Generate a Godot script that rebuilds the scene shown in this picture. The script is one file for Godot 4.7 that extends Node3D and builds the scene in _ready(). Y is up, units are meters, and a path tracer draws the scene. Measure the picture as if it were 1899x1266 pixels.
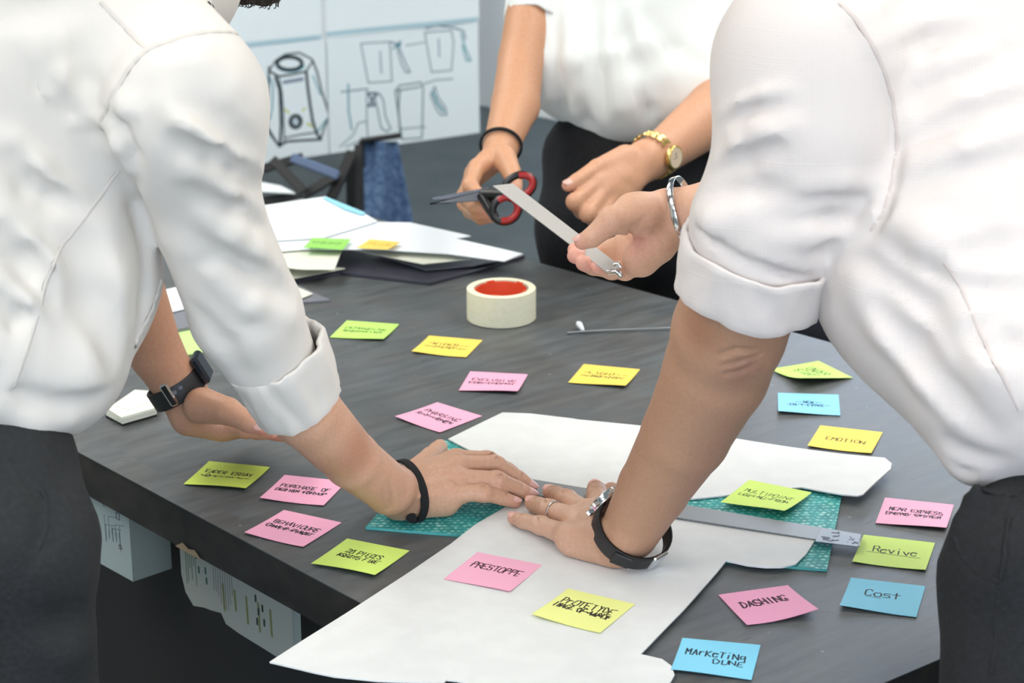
extends Node3D

# ------------------------------------------------------------------ camera model (fitted on the square notes lying on the table)
const F := 4152.0          # focal length in pixels of the 1899 x 1266 frame
const CX := 949.5
const CY := 633.0
const TT := 0.75           # height of the table top
var eye := Vector3(0, 1.719, 0)
var right_axis: Vector3
var up_axis: Vector3
var ahead: Vector3
var rng := RandomNumberGenerator.new()
var taken := {}
var mats := {}

func setup_camera_axes() -> void:
	var pitch := deg_to_rad(18.649)
	var roll := deg_to_rad(-0.423)
	ahead = Vector3(0, -sin(pitch), -cos(pitch))
	var u0 := Vector3(0, cos(pitch), -sin(pitch))
	var r0 := Vector3(1, 0, 0)
	right_axis = r0 * cos(roll) + u0 * sin(roll)
	up_axis = -r0 * sin(roll) + u0 * cos(roll)

func ray(x: float, y: float) -> Vector3:
	return ahead + right_axis * ((x - CX) / F) + up_axis * ((CY - y) / F)

func pd(x: float, y: float, depth: float) -> Vector3:      # point on a pixel's ray at a depth along the lens axis
	return eye + ray(x, y) * depth

func ph(x: float, y: float, height: float) -> Vector3:     # point on a pixel's ray at a height above the floor
	var r := ray(x, y)
	return eye + r * ((height - eye.y) / r.y)

func pt(x: float, y: float, h: float = 0.0) -> Vector3:    # point on a pixel's ray, h above the table top
	return ph(x, y, TT + h)

# ------------------------------------------------------------------ naming and tagging
func numbered(called: String) -> String:
	if not taken.has(called):
		taken[called] = 0
		return called
	taken[called] += 1
	return "%s_%03d" % [called, taken[called]]

func tag(o: Node3D, label: String, category: String, group := "") -> Node3D:
	o.set_meta("label", label)
	o.set_meta("category", category)
	if group != "":
		o.set_meta("group", group)
	return o

func thing(called: String, label: String, category: String, at := Vector3.ZERO, group := "") -> Node3D:
	var o := Node3D.new()
	o.name = numbered(called)
	add_child(o)
	o.position = at
	return tag(o, label, category, group)

func put(mesh: Mesh, called: String, m: Material, parent: Node = null) -> MeshInstance3D:
	var o := MeshInstance3D.new()
	o.mesh = mesh
	if m:
		o.material_override = m
	if parent == null:
		o.name = numbered(called)
		add_child(o)
	else:
		o.name = called
		parent.add_child(o, true)
		if parent is Node3D:      # meshes are given in world space; parts live in their thing's space
			var inv := Transform3D.IDENTITY
			var n: Node = parent
			while n != self and n is Node3D:
				inv = inv * (n as Node3D).transform.affine_inverse()
				n = n.get_parent()
			o.transform = inv
	return o

func structure(mesh: Mesh, called: String, m: Material) -> MeshInstance3D:
	var o := put(mesh, called, m)
	o.set_meta("kind", "structure")
	return o

# ------------------------------------------------------------------ mesh building
class Soup:
	var v := PackedVector3Array()
	var n := PackedVector3Array()
	var t := PackedVector2Array()
	var ix := PackedInt32Array()
	func vert(p: Vector3, nn: Vector3, uv := Vector2.ZERO) -> int:
		v.append(p)
		n.append(nn)
		t.append(uv)
		return v.size() - 1
	func tri(a: int, b: int, c: int) -> void:      # counter-clockwise in, clockwise out
		ix.append(a)
		ix.append(c)
		ix.append(b)
	func quad(a: Vector3, b: Vector3, c: Vector3, d: Vector3, uvs := []) -> void:   # counter-clockwise seen from outside
		var nn := (b - a).cross(c - a).normalized()
		if nn == Vector3.ZERO:
			nn = (c - a).cross(d - a).normalized()
		var u := uvs if uvs.size() == 4 else [Vector2(0, 0), Vector2(1, 0), Vector2(1, 1), Vector2(0, 1)]
		var i0 := vert(a, nn, u[0])
		var i1 := vert(b, nn, u[1])
		var i2 := vert(c, nn, u[2])
		var i3 := vert(d, nn, u[3])
		tri(i0, i1, i2)
		tri(i0, i2, i3)
	func triangle(a: Vector3, b: Vector3, c: Vector3) -> void:
		var nn := (b - a).cross(c - a).normalized()
		tri(vert(a, nn), vert(b, nn), vert(c, nn))
	func hexa(c: Array) -> void:       # 8 corners: bottom 0..3 counter-clockwise seen from above, top 4..7
		quad(c[4], c[5], c[6], c[7])
		quad(c[3], c[2], c[1], c[0])
		for i in 4:
			var j := (i + 1) % 4
			quad(c[i], c[j], c[j + 4], c[i + 4])
	func box(xf: Transform3D, size: Vector3) -> void:
		var h := size * 0.5
		hexa([xf * Vector3(-h.x, -h.y, h.z), xf * Vector3(h.x, -h.y, h.z), xf * Vector3(h.x, -h.y, -h.z), xf * Vector3(-h.x, -h.y, -h.z),
			xf * Vector3(-h.x, h.y, h.z), xf * Vector3(h.x, h.y, h.z), xf * Vector3(h.x, h.y, -h.z), xf * Vector3(-h.x, h.y, -h.z)])
	func bevel_box(xf: Transform3D, size: Vector3, b: float) -> void:      # box with chamfered edges
		var h := size * 0.5
		b = minf(b, minf(h.x, minf(h.y, h.z)) * 0.9)
		var corner := {}
		for sx in [-1, 1]:
			for sy in [-1, 1]:
				for sz in [-1, 1]:
					corner[[sx, sy, sz, 0]] = xf * Vector3(sx * h.x, sy * (h.y - b), sz * (h.z - b))
					corner[[sx, sy, sz, 1]] = xf * Vector3(sx * (h.x - b), sy * h.y, sz * (h.z - b))
					corner[[sx, sy, sz, 2]] = xf * Vector3(sx * (h.x - b), sy * (h.y - b), sz * h.z)
		var c := xf.origin
		for s in [-1, 1]:
			face4(c, corner[[s, -1, -1, 0]], corner[[s, 1, -1, 0]], corner[[s, 1, 1, 0]], corner[[s, -1, 1, 0]])
			face4(c, corner[[-1, s, -1, 1]], corner[[1, s, -1, 1]], corner[[1, s, 1, 1]], corner[[-1, s, 1, 1]])
			face4(c, corner[[-1, -1, s, 2]], corner[[1, -1, s, 2]], corner[[1, 1, s, 2]], corner[[-1, 1, s, 2]])
			for q in [-1, 1]:
				face4(c, corner[[s, q, -1, 0]], corner[[s, q, 1, 0]], corner[[s, q, 1, 1]], corner[[s, q, -1, 1]])
				face4(c, corner[[s, -1, q, 0]], corner[[s, 1, q, 0]], corner[[s, 1, q, 2]], corner[[s, -1, q, 2]])
				face4(c, corner[[-1, s, q, 1]], corner[[1, s, q, 1]], corner[[1, s, q, 2]], corner[[-1, s, q, 2]])
				for w in [-1, 1]:
					var a: Vector3 = corner[[s, q, w, 0]]
					var bb: Vector3 = corner[[s, q, w, 1]]
					var d: Vector3 = corner[[s, q, w, 2]]
					if (bb - a).cross(d - a).dot(a - c) > 0.0:
						triangle(a, bb, d)
					else:
						triangle(a, d, bb)
	func face4(c: Vector3, a: Vector3, b: Vector3, d: Vector3, e: Vector3) -> void:
		if (b - a).cross(d - a).dot((a + d) * 0.5 - c) > 0.0:
			quad(a, b, d, e)
		else:
			quad(e, d, b, a)
	func rings(list: Array, closed_ring := true, cap := true, closed_path := false) -> void:   # list of PackedVector3Array, smooth skin
		var m: int = list[0].size()
		var base := v.size()
		var rows := list.size()
		for i in rows:
			for j in m:
				vert(list[i][j], Vector3.ZERO, Vector2(float(j) / m, float(i) / maxf(1, rows - 1)))
		var last := rows if closed_path else rows - 1
		for i in last:
			var i2 := (i + 1) % rows
			for j in (m if closed_ring else m - 1):
				var j2 := (j + 1) % m
				var a := base + i * m + j
				var b := base + i * m + j2
				var c := base + i2 * m + j2
				var d := base + i2 * m + j
				tri(a, b, c)
				tri(a, c, d)
				var fn := (v[b] - v[a]).cross(v[d] - v[a]) + (v[c] - v[b]).cross(v[d] - v[b])
				n[a] += fn
				n[b] += fn
				n[c] += fn
				n[d] += fn
		for i in range(base, v.size()):
			n[i] = n[i].normalized()
		if cap and not closed_path and closed_ring:
			for e in 2:
				var row: PackedVector3Array = list[0] if e == 0 else list[rows - 1]
				var c := Vector3.ZERO
				for p in row:
					c += p
				c /= m
				for j in m:
					var j2 := (j + 1) % m
					if e == 0:
						triangle(c, row[j2], row[j])
					else:
						triangle(c, row[j], row[j2])
	func tube(path: Array, radii, sides := 8, cap := true, closed := false) -> void:
		var list := []
		var prev := Vector3.ZERO
		for i in path.size():
			var a: Vector3 = path[(i - 1 + path.size()) % path.size()] if closed else path[maxi(i - 1, 0)]
			var b: Vector3 = path[(i + 1) % path.size()] if closed else path[mini(i + 1, path.size() - 1)]
			var d := (b - a).normalized()
			var s := prev
			if s == Vector3.ZERO:
				s = d.cross(Vector3.UP if absf(d.y) < 0.9 else Vector3.RIGHT)
			s = (s - d * s.dot(d)).normalized()
			prev = s
			var w := d.cross(s)
			var r: float = radii[i] if radii is Array else radii
			var ring := PackedVector3Array()
			for j in sides:
				var q := TAU * j / sides
				ring.append(path[i] + s * (cos(q) * r) + w * (sin(q) * r))
			list.append(ring)
		rings(list, true, cap, closed)
	func mesh() -> ArrayMesh:
		var arr := []
		arr.resize(Mesh.ARRAY_MAX)
		arr[Mesh.ARRAY_VERTEX] = v
		arr[Mesh.ARRAY_NORMAL] = n
		arr[Mesh.ARRAY_TEX_UV] = t
		arr[Mesh.ARRAY_INDEX] = ix
		var out := ArrayMesh.new()
		out.add_surface_from_arrays(Mesh.PRIMITIVE_TRIANGLES, arr)
		return out

func frame(at: Vector3, x_dir: Vector3, y_dir: Vector3) -> Transform3D:    # x kept, y made square to it
	var x := x_dir.normalized()
	var z := x.cross(y_dir).normalized()
	return Transform3D(Basis(x, z.cross(x), z), at)

func sheet(poly: PackedVector2Array, lift: Callable, thick: float, cell := 0.04) -> ArrayMesh:
	# a flat piece cut to an outline (x, z in metres): top at lift(x, z), cut into cells so that it can bend
	var s := Soup.new()
	var lo := poly[0]
	var hi := poly[0]
	for p in poly:
		lo = lo.min(p)
		hi = hi.max(p)
	var uv := func(p: Vector2) -> Vector2: return (p - lo) / (hi - lo)
	var nx := ceili((hi.x - lo.x) / cell)
	var nz := ceili((hi.y - lo.y) / cell)
	for i in nx:
		for j in nz:
			var a := lo + Vector2(i, j) * cell
			var sq := PackedVector2Array([a, a + Vector2(cell, 0), a + Vector2(cell, cell), a + Vector2(0, cell)])
			for piece in Geometry2D.intersect_polygons(poly, sq):
				var tris := Geometry2D.triangulate_polygon(piece)
				for k in range(0, tris.size(), 3):
					var q := []
					for w in 3:
						q.append(piece[tris[k + w]])
					if (q[1] - q[0]).cross(q[2] - q[0]) > 0.0:
						q.reverse()
					var top := []
					var bot := []
					for w in q:
						var y: float = lift.call(w.x, w.y)
						var e := 0.004
						var nn := Vector3(lift.call(w.x - e, w.y) - lift.call(w.x + e, w.y), 2.0 * e, lift.call(w.x, w.y - e) - lift.call(w.x, w.y + e)).normalized()
						top.append(s.vert(Vector3(w.x, y, w.y), nn, uv.call(w)))
						bot.append(s.vert(Vector3(w.x, y - thick, w.y), -nn, uv.call(w)))
					s.tri(top[0], top[1], top[2])
					s.tri(bot[2], bot[1], bot[0])
	var turn := 0.0
	for i in poly.size():
		turn += poly[i].cross(poly[(i + 1) % poly.size()])
	for i in poly.size():
		var a := poly[i]
		var b := poly[(i + 1) % poly.size()]
		var steps := maxi(1, ceili(a.distance_to(b) / cell))
		for k in steps:
			var p := a.lerp(b, float(k) / steps)
			var q := a.lerp(b, float(k + 1) / steps)
			var py: float = lift.call(p.x, p.y)
			var qy: float = lift.call(q.x, q.y)
			var c := [Vector3(p.x, py, p.y), Vector3(q.x, qy, q.y), Vector3(q.x, qy - thick, q.y), Vector3(p.x, py - thick, p.y)]
			if turn > 0.0:
				s.quad(c[0], c[1], c[2], c[3])
			else:
				s.quad(c[3], c[2], c[1], c[0])
	return s.mesh()

func on_table(list: Array, h := 0.0) -> PackedVector2Array:      # pixel outline -> outline in metres on the table
	var out := PackedVector2Array()
	for i in range(0, list.size(), 2):
		var p := pt(list[i], list[i + 1], h)
		out.append(Vector2(p.x, p.z))
	return out

# ------------------------------------------------------------------ smooth bodies: blended tapered capsules meshed as surface nets
class Blob:
	var A := PackedVector3Array()
	var BA := PackedVector3Array()
	var IB := PackedFloat32Array()
	var RA := PackedFloat32Array()
	var DR := PackedFloat32Array()
	var K := PackedFloat32Array()
	var T := PackedInt32Array()
	var NN := PackedVector3Array()
	var SS := PackedFloat32Array()
	var noise: FastNoiseLite = null
	var amp := 0.0
	var cell := 0.01
	var vmap := {}
	var verts := PackedVector3Array()
	var cross_key := PackedInt64Array()
	var spots := []             # [centre, radius, colour]: patches of another skin tone
	var base := Color.WHITE
	func add(a: Vector3, ra: float, b: Vector3, rb: float, k := 0.02, type := 0, nrm := Vector3.ZERO, flat := 1.0) -> void:
		A.append(a)
		BA.append(b - a)
		IB.append(1.0 / maxf((b - a).length_squared(), 1e-10))
		RA.append(ra)
		DR.append(rb - ra)
		K.append(k)
		T.append(type)
		NN.append(nrm)
		SS.append(1.0 / flat - 1.0)
	func cut(at: Vector3, nrm: Vector3, k := 0.006) -> void:    # removes everything on the side nrm points to
		add(at, 0, at, 0, k, 2, nrm.normalized())
	func value(p: Vector3, list: PackedInt32Array) -> float:
		var d := 1e3
		for i in list:
			var pa := p - A[i]
			var t := T[i]
			var k := K[i]
			if t == 2:
				var s := pa.dot(NN[i])
				var h2 := k - absf(d - s)
				d = maxf(d, s)
				if h2 > 0.0:
					d += h2 * h2 / (4.0 * k)
				continue
			if SS[i] != 0.0:
				pa += NN[i] * (pa.dot(NN[i]) * SS[i])
			var ba := BA[i]
			var h := clampf(pa.dot(ba) * IB[i], 0.0, 1.0)
			var q := (pa - ba * h).length() - RA[i] - DR[i] * h
			if t == 0:
				var hh := k - absf(d - q)
				d = minf(d, q)
				if hh > 0.0:
					d -= hh * hh / (4.0 * k)
			else:
				var hh := k - absf(d + q)
				d = maxf(d, -q)
				if hh > 0.0:
					d += hh * hh / (4.0 * k)
		if amp > 0.0:
			d += amp * noise.get_noise_3dv(p)
		return d
	func all() -> PackedInt32Array:
		var l := PackedInt32Array()
		for i in A.size():
			l.append(i)
		return l
	func hit(from: Vector3, dir: Vector3) -> Vector3:       # where a ray meets the surface
		var list := all()
		var p := from
		for i in 160:
			var d := value(p, list)
			if d < 0.0004:
				break
			p += dir * clampf(d * 0.6, 0.0004, 0.15)
			if p.distance_to(from) > 8.0:
				break
		return p
	func grad(p: Vector3) -> Vector3:
		var l := all()
		var e := 0.002
		return Vector3(value(p + Vector3(e, 0, 0), l) - value(p - Vector3(e, 0, 0), l), value(p + Vector3(0, e, 0), l) - value(p - Vector3(0, e, 0), l), value(p + Vector3(0, 0, e), l) - value(p - Vector3(0, 0, e), l)).normalized()
	func walk(ox: int, oy: int, oz: int, n: int, list: PackedInt32Array) -> void:
		var half := n * cell * 0.5
		var c := Vector3(ox, oy, oz) * cell + Vector3.ONE * half
		var reach := half * 1.75 * 1.15 + cell
		var keep := PackedInt32Array()
		for i in list:
			if T[i] == 2:
				keep.append(i)
				continue
			var pa := c - A[i]
			var ba := BA[i]
			var h := clampf(pa.dot(ba) * IB[i], 0.0, 1.0)
			if (pa - ba * h).length() - RA[i] - DR[i] * h < reach + K[i] + 0.004:
				keep.append(i)
		if keep.is_empty():
			return
		var d := value(c, keep)
		if d > reach * 1.5 + amp or d < -(reach * 2.2 + amp):
			return
		if n > 4:
			var m := n / 2
			for i in 8:
				walk(ox + (m if i & 1 else 0), oy + (m if i & 2 else 0), oz + (m if i & 4 else 0), m, keep)
			return
		var f := PackedFloat32Array()
		f.resize(125)
		var lo := 1e3
		var hi := -1e3
		var o := Vector3(ox, oy, oz) * cell
		var w := 0
		for z in 5:
			for y in 5:
				for x in 5:
					var q := value(o + Vector3(x, y, z) * cell, keep)
					f[w] = q
					lo = minf(lo, q)
					hi = maxf(hi, q)
					w += 1
		if lo > 0.0 or hi <= 0.0:
			return
		for z in 4:
			for y in 4:
				for x in 4:
					var b := x + y * 5 + z * 25
					var c0 := f[b]
					var c1 := f[b + 1]
					var c2 := f[b + 5]
					var c3 := f[b + 6]
					var c4 := f[b + 25]
					var c5 := f[b + 26]
					var c6 := f[b + 30]
					var c7 := f[b + 31]
					var s := int(c0 < 0.0) + int(c1 < 0.0) + int(c2 < 0.0) + int(c3 < 0.0) + int(c4 < 0.0) + int(c5 < 0.0) + int(c6 < 0.0) + int(c7 < 0.0)
					if s == 0 or s == 8:
						continue
					var p := Vector3.ZERO
					var cnt := 0
					if (c0 < 0.0) != (c1 < 0.0):
						p += Vector3(c0 / (c0 - c1), 0, 0)
						cnt += 1
					if (c2 < 0.0) != (c3 < 0.0):
						p += Vector3(c2 / (c2 - c3), 1, 0)
						cnt += 1
					if (c4 < 0.0) != (c5 < 0.0):
						p += Vector3(c4 / (c4 - c5), 0, 1)
						cnt += 1
					if (c6 < 0.0) != (c7 < 0.0):
						p += Vector3(c6 / (c6 - c7), 1, 1)
						cnt += 1
					if (c0 < 0.0) != (c2 < 0.0):
						p += Vector3(0, c0 / (c0 - c2), 0)
						cnt += 1
					if (c1 < 0.0) != (c3 < 0.0):
						p += Vector3(1, c1 / (c1 - c3), 0)
						cnt += 1
					if (c4 < 0.0) != (c6 < 0.0):
						p += Vector3(0, c4 / (c4 - c6), 1)
						cnt += 1
					if (c5 < 0.0) != (c7 < 0.0):
						p += Vector3(1, c5 / (c5 - c7), 1)
						cnt += 1
					if (c0 < 0.0) != (c4 < 0.0):
						p += Vector3(0, 0, c0 / (c0 - c4))
						cnt += 1
					if (c1 < 0.0) != (c5 < 0.0):
						p += Vector3(1, 0, c1 / (c1 - c5))
						cnt += 1
					if (c2 < 0.0) != (c6 < 0.0):
						p += Vector3(0, 1, c2 / (c2 - c6))
						cnt += 1
					if (c3 < 0.0) != (c7 < 0.0):
						p += Vector3(1, 1, c3 / (c3 - c7))
						cnt += 1
					var key := ((ox + x + 4096) << 26) | ((oy + y + 4096) << 13) | (oz + z + 4096)
					vmap[key] = verts.size()
					verts.append(o + (Vector3(x, y, z) + p / cnt) * cell)
					if (c0 < 0.0) != (c1 < 0.0):
						cross_key.append(key * 8 + (0 if c0 < 0.0 else 1))
					if (c0 < 0.0) != (c2 < 0.0):
						cross_key.append(key * 8 + (2 if c0 < 0.0 else 3))
					if (c0 < 0.0) != (c4 < 0.0):
						cross_key.append(key * 8 + (4 if c0 < 0.0 else 5))
	func build(size: float) -> Dictionary:
		cell = size
		var lo := Vector3.ONE * 1e3
		var hi := -lo
		for i in A.size():
			if T[i] == 0:
				var r := maxf(RA[i], RA[i] + DR[i]) + 0.02
				for p in [A[i], A[i] + BA[i]]:
					lo = lo.min(p - Vector3.ONE * r)
					hi = hi.max(p + Vector3.ONE * r)
		var step := 32
		var list := all()
		var x0 := floori(lo.x / cell)
		var y0 := floori(lo.y / cell)
		var z0 := floori(lo.z / cell)
		for i in ceili((hi.x - lo.x) / cell / step) + 1:
			for j in ceili((hi.y - lo.y) / cell / step) + 1:
				for k in ceili((hi.z - lo.z) / cell / step) + 1:
					walk(x0 + i * step, y0 + j * step, z0 + k * step, step, list)
		var X := 1 << 26
		var Y := 1 << 13
		var ix := PackedInt32Array()
		var nrm := PackedVector3Array()
		nrm.resize(verts.size())
		for ck in cross_key:
			var key := ck >> 3
			var w := ck & 7
			var axis := w >> 1
			var u := 0
			var v := 0
			if axis == 0:
				u = Y
				v = 1
			elif axis == 1:
				u = 1
				v = X
			else:
				u = X
				v = Y
			var a: int = vmap.get(key, -1)
			var b: int = vmap.get(key - u, -1)
			var c: int = vmap.get(key - u - v, -1)
			var d: int = vmap.get(key - v, -1)
			if a < 0 or b < 0 or c < 0 or d < 0:
				continue
			if w & 1:
				var sw := b
				b = d
				d = sw
			# outward order a, b, c, d counter-clockwise; godot wants clockwise
			var fn := (verts[c] - verts[a]).cross(verts[d] - verts[b])
			nrm[a] += fn
			nrm[b] += fn
			nrm[c] += fn
			nrm[d] += fn
			ix.append_array(PackedInt32Array([a, c, b, a, d, c]))
		for i in nrm.size():
			nrm[i] = nrm[i].normalized()
		var col := PackedColorArray()
		col.resize(verts.size())
		col.fill(base)
		for s in spots:
			for i in verts.size():
				var q: float = verts[i].distance_to(s[0]) / s[1]
				if q < 1.0:
					var w := (1.0 - q * q)
					col[i] = col[i].lerp(s[2], w * w)
		return {"v": verts, "n": nrm, "i": ix, "c": col}

func join(list: Array) -> ArrayMesh:
	var arr := []
	arr.resize(Mesh.ARRAY_MAX)
	var v := PackedVector3Array()
	var n := PackedVector3Array()
	var c := PackedColorArray()
	var ix := PackedInt32Array()
	for d in list:
		var o := v.size()
		v.append_array(d.v)
		n.append_array(d.n)
		c.append_array(d.c)
		for i in d.i:
			ix.append(i + o)
	arr[Mesh.ARRAY_VERTEX] = v
	arr[Mesh.ARRAY_NORMAL] = n
	arr[Mesh.ARRAY_COLOR] = c
	arr[Mesh.ARRAY_INDEX] = ix
	var out := ArrayMesh.new()
	out.add_surface_from_arrays(Mesh.PRIMITIVE_TRIANGLES, arr)
	return out

# ------------------------------------------------------------------ textures and materials
func mat(called: String, c: Color, rough := 0.7, metal := 0.0) -> StandardMaterial3D:
	var m := StandardMaterial3D.new()
	m.resource_name = called
	m.albedo_color = c
	m.roughness = rough
	m.metallic = metal
	mats[called] = m
	return m

func rgb(r: int, g: int, b: int) -> Color:
	return Color8(r, g, b)

func noise_of(seed_value: int, freq: float, octaves := 4) -> FastNoiseLite:
	var n := FastNoiseLite.new()
	n.seed = seed_value
	n.frequency = freq
	n.fractal_octaves = octaves
	n.noise_type = FastNoiseLite.TYPE_SIMPLEX_SMOOTH
	return n

func noise_texture(seed_value: int, freq: float, lo: Color, hi: Color, size := 512, octaves := 4, normal := false, bump := 4.0) -> NoiseTexture2D:
	var t := NoiseTexture2D.new()
	t.width = size
	t.height = size
	t.seamless = true
	t.noise = noise_of(seed_value, freq, octaves)
	if normal:
		t.as_normal_map = true
		t.bump_strength = bump
	else:
		var g := Gradient.new()
		g.set_color(0, lo)
		g.set_color(1, hi)
		g.set_offset(0, 0.25)
		g.set_offset(1, 0.75)
		t.color_ramp = g
	return t

func weave_normal(size: int, threads: int, slub: float, strength: float, seed_value: int) -> ImageTexture:
	var img := Image.create(size, size, false, Image.FORMAT_RGB8)
	var r := RandomNumberGenerator.new()
	r.seed = seed_value
	var warp := PackedFloat32Array()
	var weft := PackedFloat32Array()
	for i in threads:
		warp.append(1.0 + slub * r.randf_range(-1.0, 1.0) + (slub * 2.2 if r.randf() < 0.08 else 0.0))
		weft.append(1.0 + slub * r.randf_range(-1.0, 1.0) + (slub * 2.2 if r.randf() < 0.08 else 0.0))
	var per := float(size) / threads
	for y in size:
		for x in size:
			var i := int(x / per)
			var j := int(y / per)
			var u := absf(sin(PI * x / per))
			var v := absf(sin(PI * y / per))
			var h := u * warp[i % threads] if (i + j) % 2 == 0 else v * weft[j % threads]
			h = h * 0.6 + 0.2 * (warp[i % threads] * u + weft[j % threads] * v)
			var q := clampf(h * 0.45, 0.0, 1.0)
			img.set_pixel(x, y, Color(q, q, q))
	img.bump_map_to_normal_map(strength)
	return ImageTexture.create_from_image(img)

func stroke(img: Image, a: Vector2, b: Vector2, w: float, c: Color) -> void:
	var steps := maxi(1, ceili(a.distance_to(b) * 1.3))
	var r := ceili(w)
	for s in steps + 1:
		var p := a.lerp(b, float(s) / steps)
		for dy in range(-r, r + 1):
			for dx in range(-r, r + 1):
				var x := int(p.x) + dx
				var y := int(p.y) + dy
				if x < 0 or y < 0 or x >= img.get_width() or y >= img.get_height():
					continue
				var d := Vector2(x + 0.5, y + 0.5).distance_to(p)
				var k := clampf(w * 0.5 + 0.5 - d, 0.0, 1.0) * c.a
				if k > 0.0:
					var o := img.get_pixel(x, y)
					img.set_pixel(x, y, Color(o.r + (minf(c.r, o.r) - o.r) * k, o.g + (minf(c.g, o.g) - o.g) * k, o.b + (minf(c.b, o.b) - o.b) * k))

func line(img: Image, pts: Array, w: float, c: Color) -> void:     # flat list of x, y
	for i in range(0, pts.size() - 2, 2):
		stroke(img, Vector2(pts[i], pts[i + 1]), Vector2(pts[i + 2], pts[i + 3]), w, c)

const GLYPHS := {
	"A": "06 20 46|14 34", "B": "00 06 36 44 33 03|33 31 20 00", "C": "41 30 10 01 05 16 36 45", "D": "00 06 26 44 42 20 00",
	"E": "40 00 06 46|03 33", "F": "40 00 06|03 33", "G": "41 30 10 01 05 16 36 44 24", "H": "00 06|40 46|03 43", "I": "20 26",
	"K": "00 06|40 03 46", "L": "00 06 46", "M": "06 00 23 40 46", "N": "06 00 46 40", "O": "10 01 05 16 36 45 41 30 10",
	"P": "06 00 30 41 42 33 03", "R": "06 00 30 41 42 33 03|23 46", "S": "41 30 10 01 02 13 33 44 45 36 16 05", "T": "00 40|20 26",
	"U": "00 05 16 36 45 40", "V": "00 26 40", "W": "00 16 22 36 40", "X": "00 46|40 06", "Y": "00 23 40|23 26", "Z": "00 40 06 46",
	"2": "01 10 30 41 42 06 46", "0": "10 01 05 16 36 45 41 30 10", "-": "03 43", "/": "40 06", "*": "00 46|40 06|03 43|20 26",
	"e": "03 43 32 12 03 05 16 36 45", "a": "12 32 43 46 16 05 14 44", "r": "02 06|04 12 32", "v": "02 26 42", "i": "22 26|20 20", "o": "12 03 05 16 36 45 43 32 12",
	"s": "42 12 03 14 34 45 36 06", "t": "20 26|02 42", "k": "00 06|42 04 46", "n": "02 06|03 12 32 43 46", "g": "42 12 04 15 44 42 48 18"}

func write_text(img: Image, text: String, x: float, y: float, w: float, h: float, pen: float, ink: Color, slope := 0.0, jitter := 0.5) -> void:
	var adv := w / text.length()
	for n in text.length():
		var g: String = GLYPHS.get(text[n], "")
		if g == "":
			continue
		var rise := slope * n * adv + rng.randf_range(-0.06, 0.06) * h
		for part in g.split("|"):
			var prev := Vector2.INF
			for q in part.split(" "):
				var p := Vector2(x + n * adv + (q[0].to_float() / 4.0 * 0.74) * adv, y + rise + q[1].to_float() / 6.0 * h)
				p += Vector2(rng.randf_range(-1, 1), rng.randf_range(-1, 1)) * jitter * 2.0
				if prev != Vector2.INF:
					stroke(img, prev, p, pen, ink)
				prev = p

func scrawl(img: Image, x: float, y: float, w: float, h: float, pen: float, ink: Color, words := 3) -> void:   # handwriting too small to read
	var px := x
	var ww := w / words
	for k in words:
		var len_ := ww * rng.randf_range(0.7, 0.92)
		var prev := Vector2(px, y + h * 0.5)
		var count := maxi(4, int(len_ / (h * 0.28)))
		for i in count:
			var p := Vector2(px + len_ * (i + 1) / count, y + h * (rng.randf_range(0.0, 0.45) if i % 2 == 0 else rng.randf_range(0.6, 1.0)))
			if rng.randf() < 0.85:
				stroke(img, prev, p, pen, ink)
			if rng.randf() < 0.2:
				stroke(img, p, p + Vector2(h * 0.3, -h * 0.1), pen, ink)
			prev = p
		px += ww

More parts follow.
